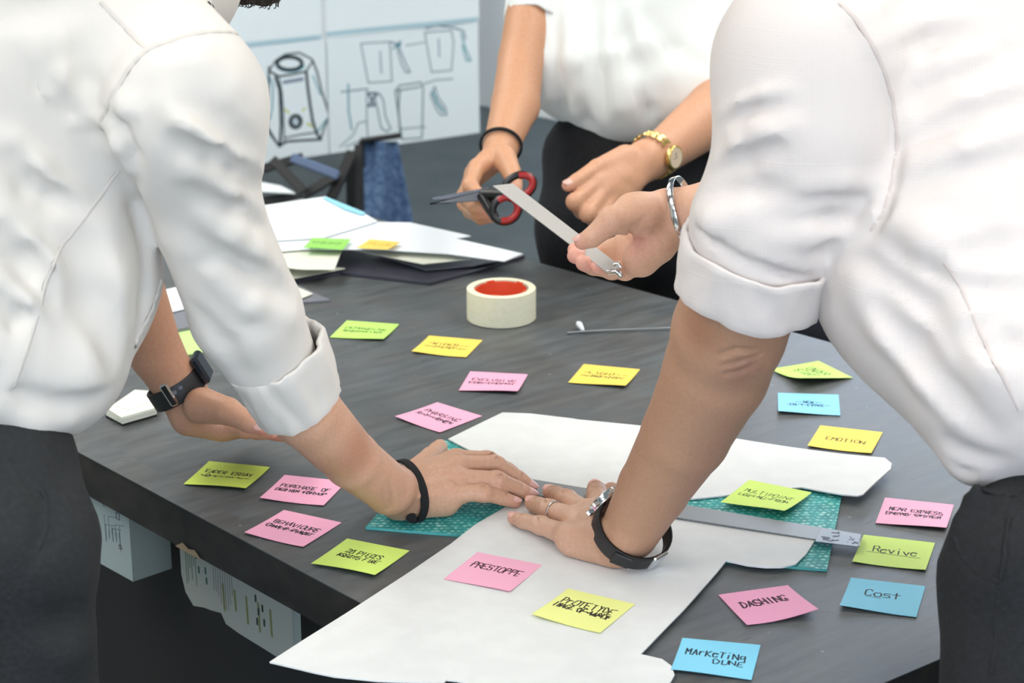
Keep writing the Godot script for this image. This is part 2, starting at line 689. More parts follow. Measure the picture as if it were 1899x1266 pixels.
func make_materials() -> void:
	# table top: dark grey laminate with brushed streaks
	var img := Image.create(512, 512, false, Image.FORMAT_RGB8)
	var n1 := noise_of(3, 0.012, 3)
	var n2 := noise_of(9, 0.05, 3)
	var rough := Image.create(512, 512, false, Image.FORMAT_RGB8)
	for y in 512:
		for x in 512:
			var s := n2.get_noise_2d(x * 0.22, y * 1.5) * 0.7 + n1.get_noise_2d(x, y) * 0.3 + n2.get_noise_2d(x * 1.5 + 900.0, y * 8.0) * 0.22
			var v := 0.345 + s * 0.085
			var cool := n1.get_noise_2d(x + 2000.0, y * 1.4) * 0.012
			img.set_pixel(x, y, Color(v * 0.96 - cool, v, v * 1.01 + cool))
			var q := 0.46 + s * 0.08
			rough.set_pixel(x, y, Color(q, q, q))
	rng.seed = 77
	for k in 46:
		var p := Vector2(rng.randf() * 512, rng.randf() * 512)
		stroke(img, p, p + Vector2(rng.randf_range(-14, 14), rng.randf_range(-4, 4)), 1.0, Color(0.16, 0.17, 0.17, 0.5))
	for k in 30:        # flecks of paint and scratches
		var fx := rng.randi_range(2, 508)
		var fy := rng.randi_range(2, 508)
		for q in rng.randi_range(1, 4):
			img.set_pixel(fx + (q % 2), fy + q / 2, Color(0.54, 0.56, 0.56))
	var m := mat("table_laminate", Color.WHITE, 1.0)
	m.albedo_texture = ImageTexture.create_from_image(img)
	m.roughness_texture = ImageTexture.create_from_image(rough)
	m.metallic_specular = 0.5
	m = mat("table_edge", Color.WHITE, 0.75)
	m.albedo_texture = noise_texture(21, 0.02, rgb(22, 22, 21), rgb(48, 46, 42), 256)
	m.uv1_triplanar = true
	m.uv1_world_triplanar = true
	m.uv1_scale = Vector3.ONE * 3.0
	mat("table_base", rgb(26, 26, 26), 0.85)
	# floor
	m = mat("concrete_floor", Color.WHITE, 0.8)
	m.albedo_texture = noise_texture(31, 0.012, rgb(88, 96, 94), rgb(98, 105, 102), 512, 5)
	m.uv1_triplanar = true
	m.uv1_world_triplanar = true
	m.uv1_scale = Vector3.ONE * 0.6
	m = mat("wall_paint", rgb(196, 202, 204), 0.9)
	mat("ceiling_paint", rgb(232, 234, 234), 0.9)
	mat("window_frame", rgb(210, 214, 216), 0.5)
	m = mat("window_glass", Color(0.95, 0.98, 1.0, 0.06), 0.0)
	m.transparency = BaseMaterial3D.TRANSPARENCY_ALPHA
	# card and paper
	m = mat("white_card", Color.WHITE, 0.6)
	m.albedo_texture = noise_texture(41, 0.02, rgb(221, 223, 221), rgb(226, 228, 226), 512, 5)
	m.uv1_triplanar = true
	m.uv1_world_triplanar = true
	m.uv1_scale = Vector3.ONE * 2.0
	mat("card_edge", rgb(150, 142, 128), 0.9)
	mat("white_paper", rgb(236, 242, 245), 0.65)
	mat("cream_paper", rgb(226, 228, 212), 0.65)
	mat("cyan_paper", rgb(150, 215, 235), 0.6)
	mat("green_paper", rgb(190, 225, 140), 0.7)
	m = mat("dark_folder", rgb(62, 62, 74), 0.25)
	m.metallic_specular = 0.6
	mat("grey_folder", rgb(120, 122, 130), 0.4)
	mat("black_plastic", rgb(20, 20, 21), 0.35)
	mat("black_metal", rgb(24, 25, 26), 0.45)
	mat("blue_bar", rgb(96, 116, 150), 0.4)
	m = mat("denim", Color.WHITE, 0.9)
	m.albedo_texture = noise_texture(51, 0.03, rgb(58, 84, 122), rgb(104, 130, 164), 256)
	m.uv1_triplanar = true
	m.uv1_world_triplanar = true
	m.uv1_scale = Vector3.ONE * 6.0
	m = mat("steel", rgb(150, 154, 156), 0.5, 0.8)
	mat("blade_steel", rgb(104, 106, 110), 0.35, 0.9)
	m = mat("brushed_steel", rgb(190, 187, 182), 0.5, 0.35)
	mat("chrome", rgb(225, 228, 230), 0.12, 1.0)
	mat("gold", rgb(224, 196, 120), 0.22, 1.0)
	mat("gold_dial", rgb(222, 200, 172), 0.3)
	mat("dark_red", rgb(160, 28, 26), 0.35)
	mat("black_cloth", rgb(22, 22, 23), 0.95)
	mat("leather", rgb(30, 30, 31), 0.5)
	mat("watch_glass", rgb(36, 42, 50), 0.08)
	m = mat("masking_tape", Color.WHITE, 0.6)
	m.albedo_texture = noise_texture(61, 0.05, rgb(238, 234, 202), rgb(243, 240, 212), 256)
	m.uv1_triplanar = true
	m.uv1_scale = Vector3.ONE * 8.0
	mat("tape_core", rgb(222, 84, 48), 0.6)
	mat("core_card", rgb(206, 200, 180), 0.8)
	# cloth
	for a in [["shirt_cream", rgb(211, 206, 198), 64, 0.22, 3.0, 14.0, 71], ["shirt_white", rgb(230, 233, 230), 48, 0.3, 3.0, 12.0, 72], ["shirt_linen", rgb(210, 202, 197), 40, 0.55, 4.0, 9.0, 73]]:
		m = mat(a[0], a[1], 0.9)
		m.normal_enabled = true
		m.normal_texture = weave_normal(512, a[2], a[3], a[4], a[6])
		m.normal_scale = 0.22
		m.uv1_triplanar = true
		m.uv1_scale = Vector3.ONE * a[5]
		m.rim_enabled = true
		m.rim = 0.25
	for a in [["trousers_charcoal", rgb(28, 30, 31), rgb(37, 39, 40), 81], ["trousers_black", rgb(17, 18, 21), rgb(27, 28, 32), 82], ["jeans_black", rgb(13, 14, 16), rgb(25, 27, 30), 83]]:
		m = mat(a[0], Color.WHITE, 0.92)
		m.albedo_texture = noise_texture(a[3], 0.06, a[1], a[2], 256, 4)
		m.normal_enabled = true
		m.normal_texture = noise_texture(a[3] + 5, 0.2, Color.BLACK, Color.WHITE, 256, 3, true, 3.0)
		m.normal_scale = 0.5
		m.uv1_triplanar = true
		m.uv1_scale = Vector3.ONE * 9.0
	# skin: tone comes from vertex colours, mottling from the texture
	m = mat("skin", Color.WHITE, 0.52)
	m.vertex_color_use_as_albedo = true
	m.albedo_texture = noise_texture(91, 0.05, rgb(245, 240, 237), rgb(255, 254, 253), 256, 5)
	m.normal_enabled = true
	m.normal_texture = noise_texture(95, 0.16, Color.BLACK, Color.WHITE, 256, 4, true, 2.0)
	m.normal_scale = 0.15
	m.uv1_triplanar = true
	m.uv1_scale = Vector3.ONE * 14.0
	m.subsurf_scatter_enabled = true
	m.subsurf_scatter_strength = 0.08
	mat("nail", rgb(226, 178, 164), 0.35)
	mat("hair", rgb(30, 22, 18), 0.6)
	mat("shoe", rgb(30, 28, 27), 0.5)
	mat("seam_cream", rgb(200, 194, 186), 0.9)
	mat("seam_linen", rgb(198, 187, 181), 0.9)

# ------------------------------------------------------------------ setting
func cross2(p: Vector2, d: Vector2, q: Vector2, e: Vector2) -> Vector2:
	var t := (q - p).cross(e) / d.cross(e)
	return p + d * t

func make_room() -> void:
	var x0 := -4.2
	var x1 := 4.6
	var z0 := -8.6
	var z1 := 2.6
	var top := 3.1
	var cx := (x0 + x1) / 2
	var cz := (z0 + z1) / 2
	var s := Soup.new()
	s.box(Transform3D(Basis.IDENTITY, Vector3(cx, -0.1, cz)), Vector3(x1 - x0 + 0.4, 0.2, z1 - z0 + 0.4))
	structure(s.mesh(), "floor", mats.concrete_floor)
	s = Soup.new()
	s.box(Transform3D(Basis.IDENTITY, Vector3(cx, top + 0.1, cz)), Vector3(x1 - x0 + 0.4, 0.2, z1 - z0 + 0.4))
	structure(s.mesh(), "ceiling", mats.ceiling_paint)
	s = Soup.new()
	s.box(Transform3D(Basis.IDENTITY, Vector3(x0 - 0.1, top / 2, cz)), Vector3(0.2, top, z1 - z0 + 0.4))
	structure(s.mesh(), "wall_left", mats.wall_paint)
	s = Soup.new()
	s.box(Transform3D(Basis.IDENTITY, Vector3(x1 + 0.1, top / 2, cz)), Vector3(0.2, top, z1 - z0 + 0.4))
	structure(s.mesh(), "wall_right", mats.wall_paint)
	wall_with_window("wall_front", "window_2", x0, x1, top, z1, 0.1, -1.7, 2.3, 1.0, 2.7, 3)
	wall_with_window("wall_back", "window_1", x0, x1, top, z0, -0.1, 0.7, 4.2, 0.9, 2.85, 3)

func wall_with_window(wall: String, called: String, x0: float, x1: float, top: float, z: float, off: float, wx0: float, wx1: float, wy0: float, wy1: float, bays: int) -> void:
	var z0 := z + off + 0.1
	var s := Soup.new()
	s.box(Transform3D(Basis.IDENTITY, Vector3((x0 + wx0) / 2, top / 2, z0 - 0.1)), Vector3(wx0 - x0, top, 0.2))
	s.box(Transform3D(Basis.IDENTITY, Vector3((wx1 + x1) / 2, top / 2, z0 - 0.1)), Vector3(x1 - wx1, top, 0.2))
	s.box(Transform3D(Basis.IDENTITY, Vector3((wx0 + wx1) / 2, wy0 / 2, z0 - 0.1)), Vector3(wx1 - wx0, wy0, 0.2))
	s.box(Transform3D(Basis.IDENTITY, Vector3((wx0 + wx1) / 2, (wy1 + top) / 2, z0 - 0.1)), Vector3(wx1 - wx0, top - wy1, 0.2))
	structure(s.mesh(), wall, mats.wall_paint)
	s = Soup.new()
	var wm := (wx0 + wx1) / 2
	for i in bays + 1:
		var q := clampf(lerpf(wx0, wx1, float(i) / bays), wx0 + 0.03, wx1 - 0.03)
		s.bevel_box(Transform3D(Basis.IDENTITY, Vector3(q, (wy0 + wy1) / 2, z0 - 0.1)), Vector3(0.06, wy1 - wy0, 0.1), 0.006)
	for q in [wy0 + 0.03, wy1 - 0.03]:
		s.bevel_box(Transform3D(Basis.IDENTITY, Vector3(wm, q, z0 - 0.1)), Vector3(wx1 - wx0, 0.06, 0.098), 0.006)
	var w := structure(s.mesh(), called, mats.window_frame)
	for k in bays:
		s = Soup.new()
		var a := lerpf(wx0, wx1, float(k) / bays) + 0.03
		var b := lerpf(wx0, wx1, float(k + 1) / bays) - 0.03
		s.quad(Vector3(a, wy0 + 0.05, z0 - 0.1), Vector3(b, wy0 + 0.05, z0 - 0.1), Vector3(b, wy1 - 0.05, z0 - 0.1), Vector3(a, wy1 - 0.05, z0 - 0.1))
		put(s.mesh(), "pane", mats.window_glass, w)

func make_ceiling_lights() -> void:
	var glow := mat("light_panel", rgb(255, 255, 255), 0.6)
	glow.emission_enabled = true
	glow.emission = Color(1, 1, 1)
	glow.emission_energy_multiplier = 1.6
	for p in [Vector3(-1.6, 3.06, -0.8), Vector3(1.4, 3.06, -0.8), Vector3(-1.6, 3.06, -2.7), Vector3(1.4, 3.06, -2.7), Vector3(-1.6, 3.06, -4.6), Vector3(1.4, 3.06, -4.6), Vector3(-1.6, 3.06, 1.2), Vector3(1.4, 3.06, 1.2)]:
		var o := thing("ceiling_light", "square white panel lamp set under the ceiling", "ceiling light", p, "panel lamps of the ceiling")
		var s := Soup.new()
		var at := Transform3D(Basis.IDENTITY, p)
		for k in 4:
			var b := Basis(Vector3.UP, k * PI / 2)
			s.box(Transform3D(b, p + b * Vector3(0, 0.01, 0.615)), Vector3(1.26, 0.06, 0.03))
		put(s.mesh(), "housing", mats.window_frame, o)
		s = Soup.new()
		s.box(at, Vector3(1.2, 0.03, 1.2))
		put(s.mesh(), "diffuser", glow, o)
		var l := AreaLight3D.new()
		l.name = "lamp"
		l.area_size = Vector2(1.15, 1.15)
		l.light_energy = LAMP
		l.light_color = Color(1.0, 0.986, 0.962)
		l.area_range = 20.0
		l.area_attenuation = 2.0
		l.shadow_enabled = true
		o.add_child(l)
		l.position = Vector3(0, -0.025, 0)
		l.rotation.x = -PI / 2

const LAMP := 2.9
const EXPOSURE := 1.07

func make_table() -> void:
	var le := Vector2(-0.515, -2.473)
	var ld := Vector2(0.651, 0.759)
	var front := Vector2(0.139, -1.71)
	var right_c := Vector2(0.946, -2.345)
	var back := Vector2(-0.35, -3.63)
	var left_c := Vector2(-1.0, -3.04)
	var top := thing("work_table", "large dark grey laminate table with a scuffed black edge", "table", Vector3(0, 0, -2.6))
	var poly := [front, right_c, back, left_c]
	var u := (right_c - front).normalized()
	var s := Soup.new()
	var c := []
	var th := 0.0012
	var uv := []
	for p in poly:
		c.append(Vector3(p.x, TT, p.y))
		uv.append(Vector2((p - front).dot(u), (p - front).dot(Vector2(-u.y, u.x))) * 1.3)
	s.quad(c[0], c[1], c[2], c[3], uv)
	for i in 4:
		var a: Vector3 = c[i]
		var b: Vector3 = c[(i + 1) % 4]
		var dn := Vector3(0, -th, 0)
		s.quad(b, a, a + dn, b + dn)
	s.quad(c[3] - Vector3(0, th, 0), c[2] - Vector3(0, th, 0), c[1] - Vector3(0, th, 0), c[0] - Vector3(0, th, 0))
	put(s.mesh(), "laminate_sheet", mats.table_laminate, top)
	# the thick board under the laminate
	s = Soup.new()
	var lo := []
	var cc := Vector2.ZERO
	for p in poly:
		cc += p / 4.0
	for p in poly:
		var q: Vector2 = p + (cc - p).normalized() * 0.002
		lo.append(q)
	var hx := []
	for y in [TT - 0.052, TT - th]:
		for q in lo:
			hx.append(Vector3(q.x, y, q.y))
	s.hexa(hx)
	put(s.mesh(), "table_board", mats.table_edge, top)
	# chips along the long front edge where the edging is broken away
	rng.seed = 5
	var chip := mat("chipped_edge", rgb(150, 132, 104), 0.95)
	for k in [0.30, 0.37, 0.52, 0.70, 0.735]:
		s = Soup.new()
		var p := left_c.lerp(front, k + 0.04)
		var along := (front - left_c).normalized()
		var out := Vector2(-along.y, along.x)
		var w := rng.randf_range(0.012, 0.03)
		var h := rng.randf_range(0.005, 0.010)
		var b0 := Vector3(p.x, TT - 0.052, p.y) + Vector3(out.x, 0, out.y) * 0.0015
		var al := Vector3(along.x, 0, along.y)
		var pts := [b0 - al * w, b0 + al * w, b0 + al * w * 0.5 + Vector3(0, h, 0), b0 + al * 0.1 * w + Vector3(0, h * 0.6, 0), b0 - al * 0.4 * w + Vector3(0, h * 1.1, 0)]
		for i in range(1, 4):
			s.triangle(pts[0], pts[i], pts[i + 1])
			s.triangle(pts[0] - Vector3(out.x, 0, out.y) * 0.004, pts[i + 1] - Vector3(out.x, 0, out.y) * 0.004, pts[i] - Vector3(out.x, 0, out.y) * 0.004)
		put(s.mesh(), "chipped_edge", chip, top)
	# plinth cabinet under the top
	s = Soup.new()
	var base := []
	for y in [0.0, TT - 0.052]:
		for p in poly:
			var q: Vector2 = p + (cc - p).normalized() * 0.21
			base.append(Vector3(q.x, y, q.y))
	s.hexa(base)
	put(s.mesh(), "plinth", mats.table_base, top)

# ------------------------------------------------------------------ things lying on the table
const PINK := Color8(248, 176, 204)
const LIME := Color8(206, 238, 112)
const YELLOW := Color8(250, 220, 96)
const BLUE := Color8(142, 212, 240)
const PALE := Color8(238, 242, 150)

func sticky_note(x: float, z: float, deg: float, c: Color, paint: Callable, label: String, h := 0.0008, curl := 0.004, size := 0.076, tilt := 0.0) -> Node3D:
	var img := Image.create(208, 208, false, Image.FORMAT_RGB8)
	img.fill(Color.WHITE)
	paint.call(img)
	var m := StandardMaterial3D.new()
	m.albedo_color = c
	m.albedo_texture = ImageTexture.create_from_image(img)
	m.roughness = 0.75
	var b := Basis(Vector3.UP, -deg_to_rad(deg))
	var base := Vector3(x, TT + h, z)
	var s := Soup.new()
	var nseg := 8
	var grid := []
	for j in nseg + 1:
		var row := PackedVector3Array()
		for i in nseg + 1:
			var u := float(i) / nseg
			var v := float(j) / nseg
			var lift := curl * v * v * (0.55 + 0.45 * sin(u * 2.6 + x * 40.0)) + tilt * u * u * v
			row.append(base + b * Vector3((u - 0.5) * size, lift, (v - 0.5) * size))
		grid.append(row)
	for layer in 2:
		var first := s.v.size()
		for j in nseg + 1:
			for i in nseg + 1:
				var du: Vector3 = grid[j][mini(i + 1, nseg)] - grid[j][maxi(i - 1, 0)]
				var dv: Vector3 = grid[mini(j + 1, nseg)][i] - grid[maxi(j - 1, 0)][i]
				var nn := dv.cross(du).normalized()
				s.vert(grid[j][i] - nn * (0.0003 * layer), nn if layer == 0 else -nn, Vector2(float(i) / nseg, float(j) / nseg))
		for j in nseg:
			for i in nseg:
				var a := first + j * (nseg + 1) + i
				var q := [a, a + nseg + 1, a + nseg + 2, a + 1]
				if layer == 1:
					q.reverse()
				s.tri(q[0], q[1], q[2])
				s.tri(q[0], q[2], q[3])
	var o := put(s.mesh(), "sticky_note", m)
	tag(o, label, "sticky note", "sticky notes on the table")
	return o

func make_notes() -> void:
	rng.seed = 11
	var ink := Color(0.07, 0.06, 0.09, 0.9)
	var soft := Color(0.1, 0.1, 0.12, 0.6)
	var two := func(a: String, b: String, pen: float, c: Color) -> Callable:
		return func(img: Image) -> void:
			write_text(img, a, 24, 70, 162, 24, pen, c, 0.03, 1.2)
			if b != "":
				write_text(img, b, 20, 108, 166, 20, pen, c, 0.02, 1.4)
			scrawl(img, 22, 112, 160, 16, pen * 0.8, Color(c, c.a * 0.5), 4)
	sticky_note(-0.202, -2.920, 13.7, Color8(188, 238, 112), two.call("DEMANDING", "ANGPRINY", 3.0, soft), "lime green sticky note between the papers and the yellow note")
	sticky_note(-0.087, -2.850, 16.1, YELLOW, two.call("-WIDER--", "--PINT--", 3.0, soft), "yellow sticky note beside the roll of tape")
	sticky_note(-0.024, -2.705, 10.2, PINK, two.call("EXCLUSIVE", "FOR-INDPMT", 3.0, soft), "pink sticky note with two small lines, square to the table, below the tape roll")
	sticky_note(-0.091, -2.580, 41.6, PINK, two.call("PHARSING", "R-Y--BNEY", 3.4, Color(0.07, 0.06, 0.09, 0.8)), "pink sticky note turned cornerwise touching the white card and the mat")
	sticky_note(0.119, -2.727, 17.3, YELLOW, two.call("-LIGHT--", "--POINT-", 3.0, soft), "yellow sticky note between the tape roll and the bare forearm")
	sticky_note(-0.329, -2.393, 15.3, Color8(212, 234, 98), two.call("EADER ESSAY", "-O--------", 3.2, ink), "olive green sticky note close to the table's chipped edge")
	sticky_note(-0.237, -2.348, 16.0, PINK, two.call("PURCHASE OF", "DESIGN FOR UP", 3.2, ink), "pink sticky note half under the planted forearm")
	sticky_note(-0.239, -2.240, 28.8, PINK, two.call("BEHAVIOURE", "CHAN P-PINGET", 3.4, ink), "pink sticky note at the table edge below the other pink one")
	sticky_note(-0.161, -2.161, 25.8, Color8(213, 241, 118), func(img: Image) -> void:
		write_text(img, "20 PIECES", 46, 66, 120, 26, 3.2, ink, 0.06, 1.2)
		write_text(img, "ASSOYS FIRE", 34, 102, 140, 22, 3.2, ink, 0.06, 1.4), "lime sticky note reading 20 pieces beside the white card")
	sticky_note(-0.021, -2.112, 26.5, Color8(250, 182, 208), func(img: Image) -> void:
		write_text(img, "PRESTOPPE", 26, 62, 158, 34, 3.6, Color(0.2, 0.05, 0.14, 0.95), 0.03, 1.3), "pink sticky note with one handwritten word on the white card", 0.0055, 0.002)
	sticky_note(0.069, -2.018, 29.7, PALE, func(img: Image) -> void:
		write_text(img, "PrOTETYDE", 22, 54, 166, 32, 3.6, ink, 0.04, 1.3)
		write_text(img, "IMAGE OF IAPT*", 14, 92, 174, 24, 3.8, ink, 0.06, 1.5)
		scrawl(img, 110, 100, 76, 22, 4.2, ink, 1), "pale yellow sticky note with two lines on the white card", 0.006, 0.005)
	sticky_note(0.281, -2.298, 30.3, Color8(214, 242, 118), two.call("MULTIPOINT", "LOVING FROM", 2.6, Color(0.2, 0.3, 0.1, 0.55)), "lime sticky note lying on the green cutting mat", 0.0088, 0.006)
	sticky_note(0.387, -2.729, 62.3, Color8(194, 236, 114), func(img: Image) -> void:
		write_text(img, "UNDER", 48, 56, 110, 36, 3.6, Color(0.12, 0.25, 0.05, 0.9), 0.0, 1.4)
		write_text(img, "START", 44, 106, 118, 36, 3.6, Color(0.12, 0.25, 0.05, 0.9), 0.0, 1.4), "green sticky note turned cornerwise with a lifted corner, next to a blue note", 0.0008, 0.003, 0.076, 0.012)
	sticky_note(0.369, -2.617, 6.4, BLUE, func(img: Image) -> void:
		write_text(img, "--NEW--", 60, 78, 90, 20, 3.2, Color(0.05, 0.25, 0.4, 0.8), 0.0, 1.0)
		write_text(img, "-ON-Y-EXPRS--", 30, 108, 150, 20, 3.0, Color(0.05, 0.25, 0.4, 0.75), 0.0, 1.2), "blue sticky note square on the table under the cornerwise green one")
	sticky_note(0.397, -2.494, 19.2, YELLOW, func(img: Image) -> void:
		write_text(img, "EMOTION", 44, 96, 130, 28, 3.0, Color(0.15, 0.12, 0.03, 0.85), 0.03, 1.2), "yellow sticky note with a single word near the tip of the white card")
	sticky_note(0.441, -2.267, 16.9, PINK, two.call("NEAR EXPRESS", "ENERG SYSTEM", 3.2, Color(0.1, 0.05, 0.1, 0.85)), "pink sticky note beside the black jeans")
	sticky_note(0.401, -2.164, 17.6, Color8(214, 241, 128), func(img: Image) -> void:
		write_text(img, "Revive", 44, 74, 130, 38, 3.2, ink, 0.03, 0.7)
		line(img, [28, 118, 90, 120, 182, 126], 2.4, ink), "lime sticky note reading Revive at the end of the steel ruler")
	sticky_note(0.372, -2.055, 16.9, Color8(138, 212, 238), func(img: Image) -> void:
		write_text(img, "Cost", 54, 66, 100, 40, 3.6, ink, 0.03, 0.6)
		line(img, [58, 112, 100, 118], 2.4, Color(ink, 0.5)), "light blue sticky note reading Cost")
	sticky_note(0.254, -2.038, -16.5, Color8(244, 170, 202), func(img: Image) -> void:
		write_text(img, "DASHING", 34, 64, 138, 36, 4.2, Color(0.2, 0.03, 0.12, 0.95), -0.02, 1.1)
		write_text(img, "DASHING", 36, 66, 138, 36, 2.4, Color(0.2, 0.03, 0.12, 0.7), -0.02, 1.4), "pink sticky note with dark capital letters below the mat", 0.0008, 0.006, 0.076, 0.004)
	sticky_note(0.192, -1.921, 12.6, Color8(128, 208, 236), func(img: Image) -> void:
		write_text(img, "MArKeTiNg", 22, 62, 160, 34, 3.6, Color(0.04, 0.1, 0.16, 0.95), 0.05, 0.7)
		write_text(img, "DUNE", 100, 112, 84, 26, 3.4, Color(0.04, 0.1, 0.16, 0.9), 0.03, 1.2), "light blue sticky note reading Marketing")
	# the two notes on the heap of papers
	var p := pt(607, 452, 0.036)
	sticky_note(p.x, p.z, 8, Color8(150, 214, 100), two.call("ENGAGE", "", 3.0, soft), "small green sticky note stuck on the heap of white papers", 0.036, 0.002, 0.06)
	p = pt(702, 454, 0.036)
	sticky_note(p.x, p.z, 20, Color8(240, 206, 96), two.call("VALUE", "", 3.0, soft), "small yellow sticky note stuck on the heap of white papers", 0.036, 0.002, 0.05)

func make_mat_and_cards() -> void:
	# cutting mat: teal with a printed pattern of pale marks
	var img := Image.create(768, 512, false, Image.FORMAT_RGB8)
	var n := noise_of(7, 0.02, 3)
	for y in 512:
		for x in 768:
			var v := 1.0 + n.get_noise_2d(x, y) * 0.14
			img.set_pixel(x, y, Color(0.13 * v, 0.58 * v, 0.57 * v))
	rng.seed = 23
	for j in 52:
		for i in 78:
			var p := Vector2(i * 10 + (5 if j % 2 else 0) + rng.randf_range(-2, 2), j * 10 + rng.randf_range(-2, 2))
			var k := rng.randf_range(0.35, 0.85)
			var w := rng.randf_range(2.4, 4.6)
			for dy in range(-4, 5):
				for dx in range(-4, 5):
					var x := int(p.x) + dx
					var y := int(p.y) + dy
					if x >= 0 and y >= 0 and x < 768 and y < 512 and absf(dx) * 0.8 + absf(dy) < w:
						img.set_pixel(x, y, img.get_pixel(x, y).lerp(Color(0.74, 0.9, 0.86), k))
	for k in 7:
		var a := Vector2(rng.randf() * 768, rng.randf() * 512)
		var b := a + Vector2(rng.randf_range(20, 70), rng.randf_range(-50, 50))
		for q in 60:
			var p := a.lerp(b, q / 60.0)
			if p.x > 1 and p.y > 1 and p.x < 766 and p.y < 510:
				img.set_pixel(int(p.x), int(p.y), Color(0.8, 0.92, 0.88))
	var m := mat("cutting_mat", Color.WHITE, 0.55)
	m.albedo_texture = ImageTexture.create_from_image(img)
	var poly := on_table([678, 977, 820, 815, 1563, 908, 1534, 1055, 1500, 1053, 836, 990], 0.003)
	var o := put(sheet(poly, func(_x: float, _z: float) -> float: return TT + 0.0032, 0.003, 0.08), "cutting_mat", m)
	tag(o, "teal cutting mat with a pale printed pattern under the white card", "cutting mat")
	# card lying at the back, its right end lifted a little
	var back := on_table([932, 764, 985, 766, 1060, 775, 1072, 777, 1175, 787, 1300, 801, 1440, 826, 1560, 848, 1640, 861, 1653, 872, 1651, 882, 1622, 905, 1600, 924, 1590, 926, 1562, 922, 1530, 915, 1486, 905, 1420, 910, 1284, 924, 1200, 926, 1092, 914, 990, 897, 900, 850, 867, 832, 831, 813, 880, 789], 0.006)
	var lift_back := func(x: float, z: float) -> float:
		return TT + 0.0058 + 0.009 * pow(clampf((x - 0.24) / 0.19, 0.0, 1.0), 2.0)
	o = put(sheet(back, lift_back, 0.0016), "card_sheet", mats.white_card)
	tag(o, "white cut card with a pointed right end lying across the cutting mat", "card")
	var front := on_table([500, 1229, 560, 1190, 640, 1140, 760, 1062, 836, 1010, 880, 975, 940, 940, 985, 925, 1060, 940, 1150, 955, 1260, 962, 1330, 968, 1400, 975, 1460, 986, 1512, 1004, 1495, 1030, 1476, 1048, 1450, 1054, 1420, 1054, 1385, 1050, 1347, 1041, 1330, 1062, 1270, 1130, 1188, 1213, 1228, 1222, 1245, 1234, 1251, 1250, 1244, 1262, 1205, 1290, 1010, 1300, 846, 1264, 828, 1262, 822, 1268, 700, 1264, 620, 1256, 585, 1249], 0.004)
	var lift_front := func(x: float, z: float) -> float:
		return TT + 0.0054 + 0.0012 * pow(clampf((x - 0.2) / 0.12, 0.0, 1.0), 2.0) - 0.004 * clampf((-1.98 - z - 0.0) * -4.0, 0.0, 1.0) * clampf((x + 0.03) * 10.0, 0.0, 1.0)
	o = put(sheet(front, lift_front, 0.0016), "card_sheet", mats.white_card)
	tag(o, "large white cut card hanging over the front edge of the table", "card")
	# long steel ruler between the two cards
	var r := thing("steel_ruler", "long steel ruler lying between the two white cards", "ruler", pt(1290, 955, 0.006))
	var s := Soup.new()
	var y := 0.0084
	var c := [pt(960, 912, y), pt(1594, 1012, y), pt(1597, 990, y), pt(963, 884, y)]
	var low := []
	for q in c:
		low.append(q - Vector3(0, 0.0012, 0))
	s.hexa(low + c)
	put(s.mesh(), "blade", mats.steel, r)
	s = Soup.new()
	c = [pt(1512, 1003, y + 0.0012), pt(1590, 1013, y + 0.0012), pt(1596, 991, y + 0.0012), pt(1524, 980, y + 0.0012)]
	low = []
	for q in c:
		low.append(q - Vector3(0, 0.001, 0))
	s.hexa(low + c)
	var plate := Image.create(128, 48, false, Image.FORMAT_RGB8)
	plate.fill(Color(0.6, 0.61, 0.62))
	rng.seed = 3
	for k in 16:
		var a := Vector2(rng.randf_range(10, 118), rng.randf_range(6, 42))
		stroke(plate, a, a + Vector2(rng.randf_range(-26, 26), rng.randf_range(-8, 8)), rng.randf_range(2, 6), Color(0.16, 0.16, 0.17, 0.8))
	var pm := mat("engraved_plate", Color.WHITE, 0.3, 0.6)
	pm.albedo_texture = ImageTexture.create_from_image(plate)
	put(s.mesh(), "end_plate", pm, r)

func lathe(at: Vector3, profile: Array, sides := 48) -> ArrayMesh:       # closed profile of (radius, height)
	var s := Soup.new()
	var list := []
	for k in sides:
		var q := -TAU * k / sides
		var ring := PackedVector3Array()
		for p in profile:
			ring.append(at + Vector3(cos(q) * p.x, p.y, sin(q) * p.x))
		list.append(ring)
	s.rings(list, true, false, true)
	return s.mesh()

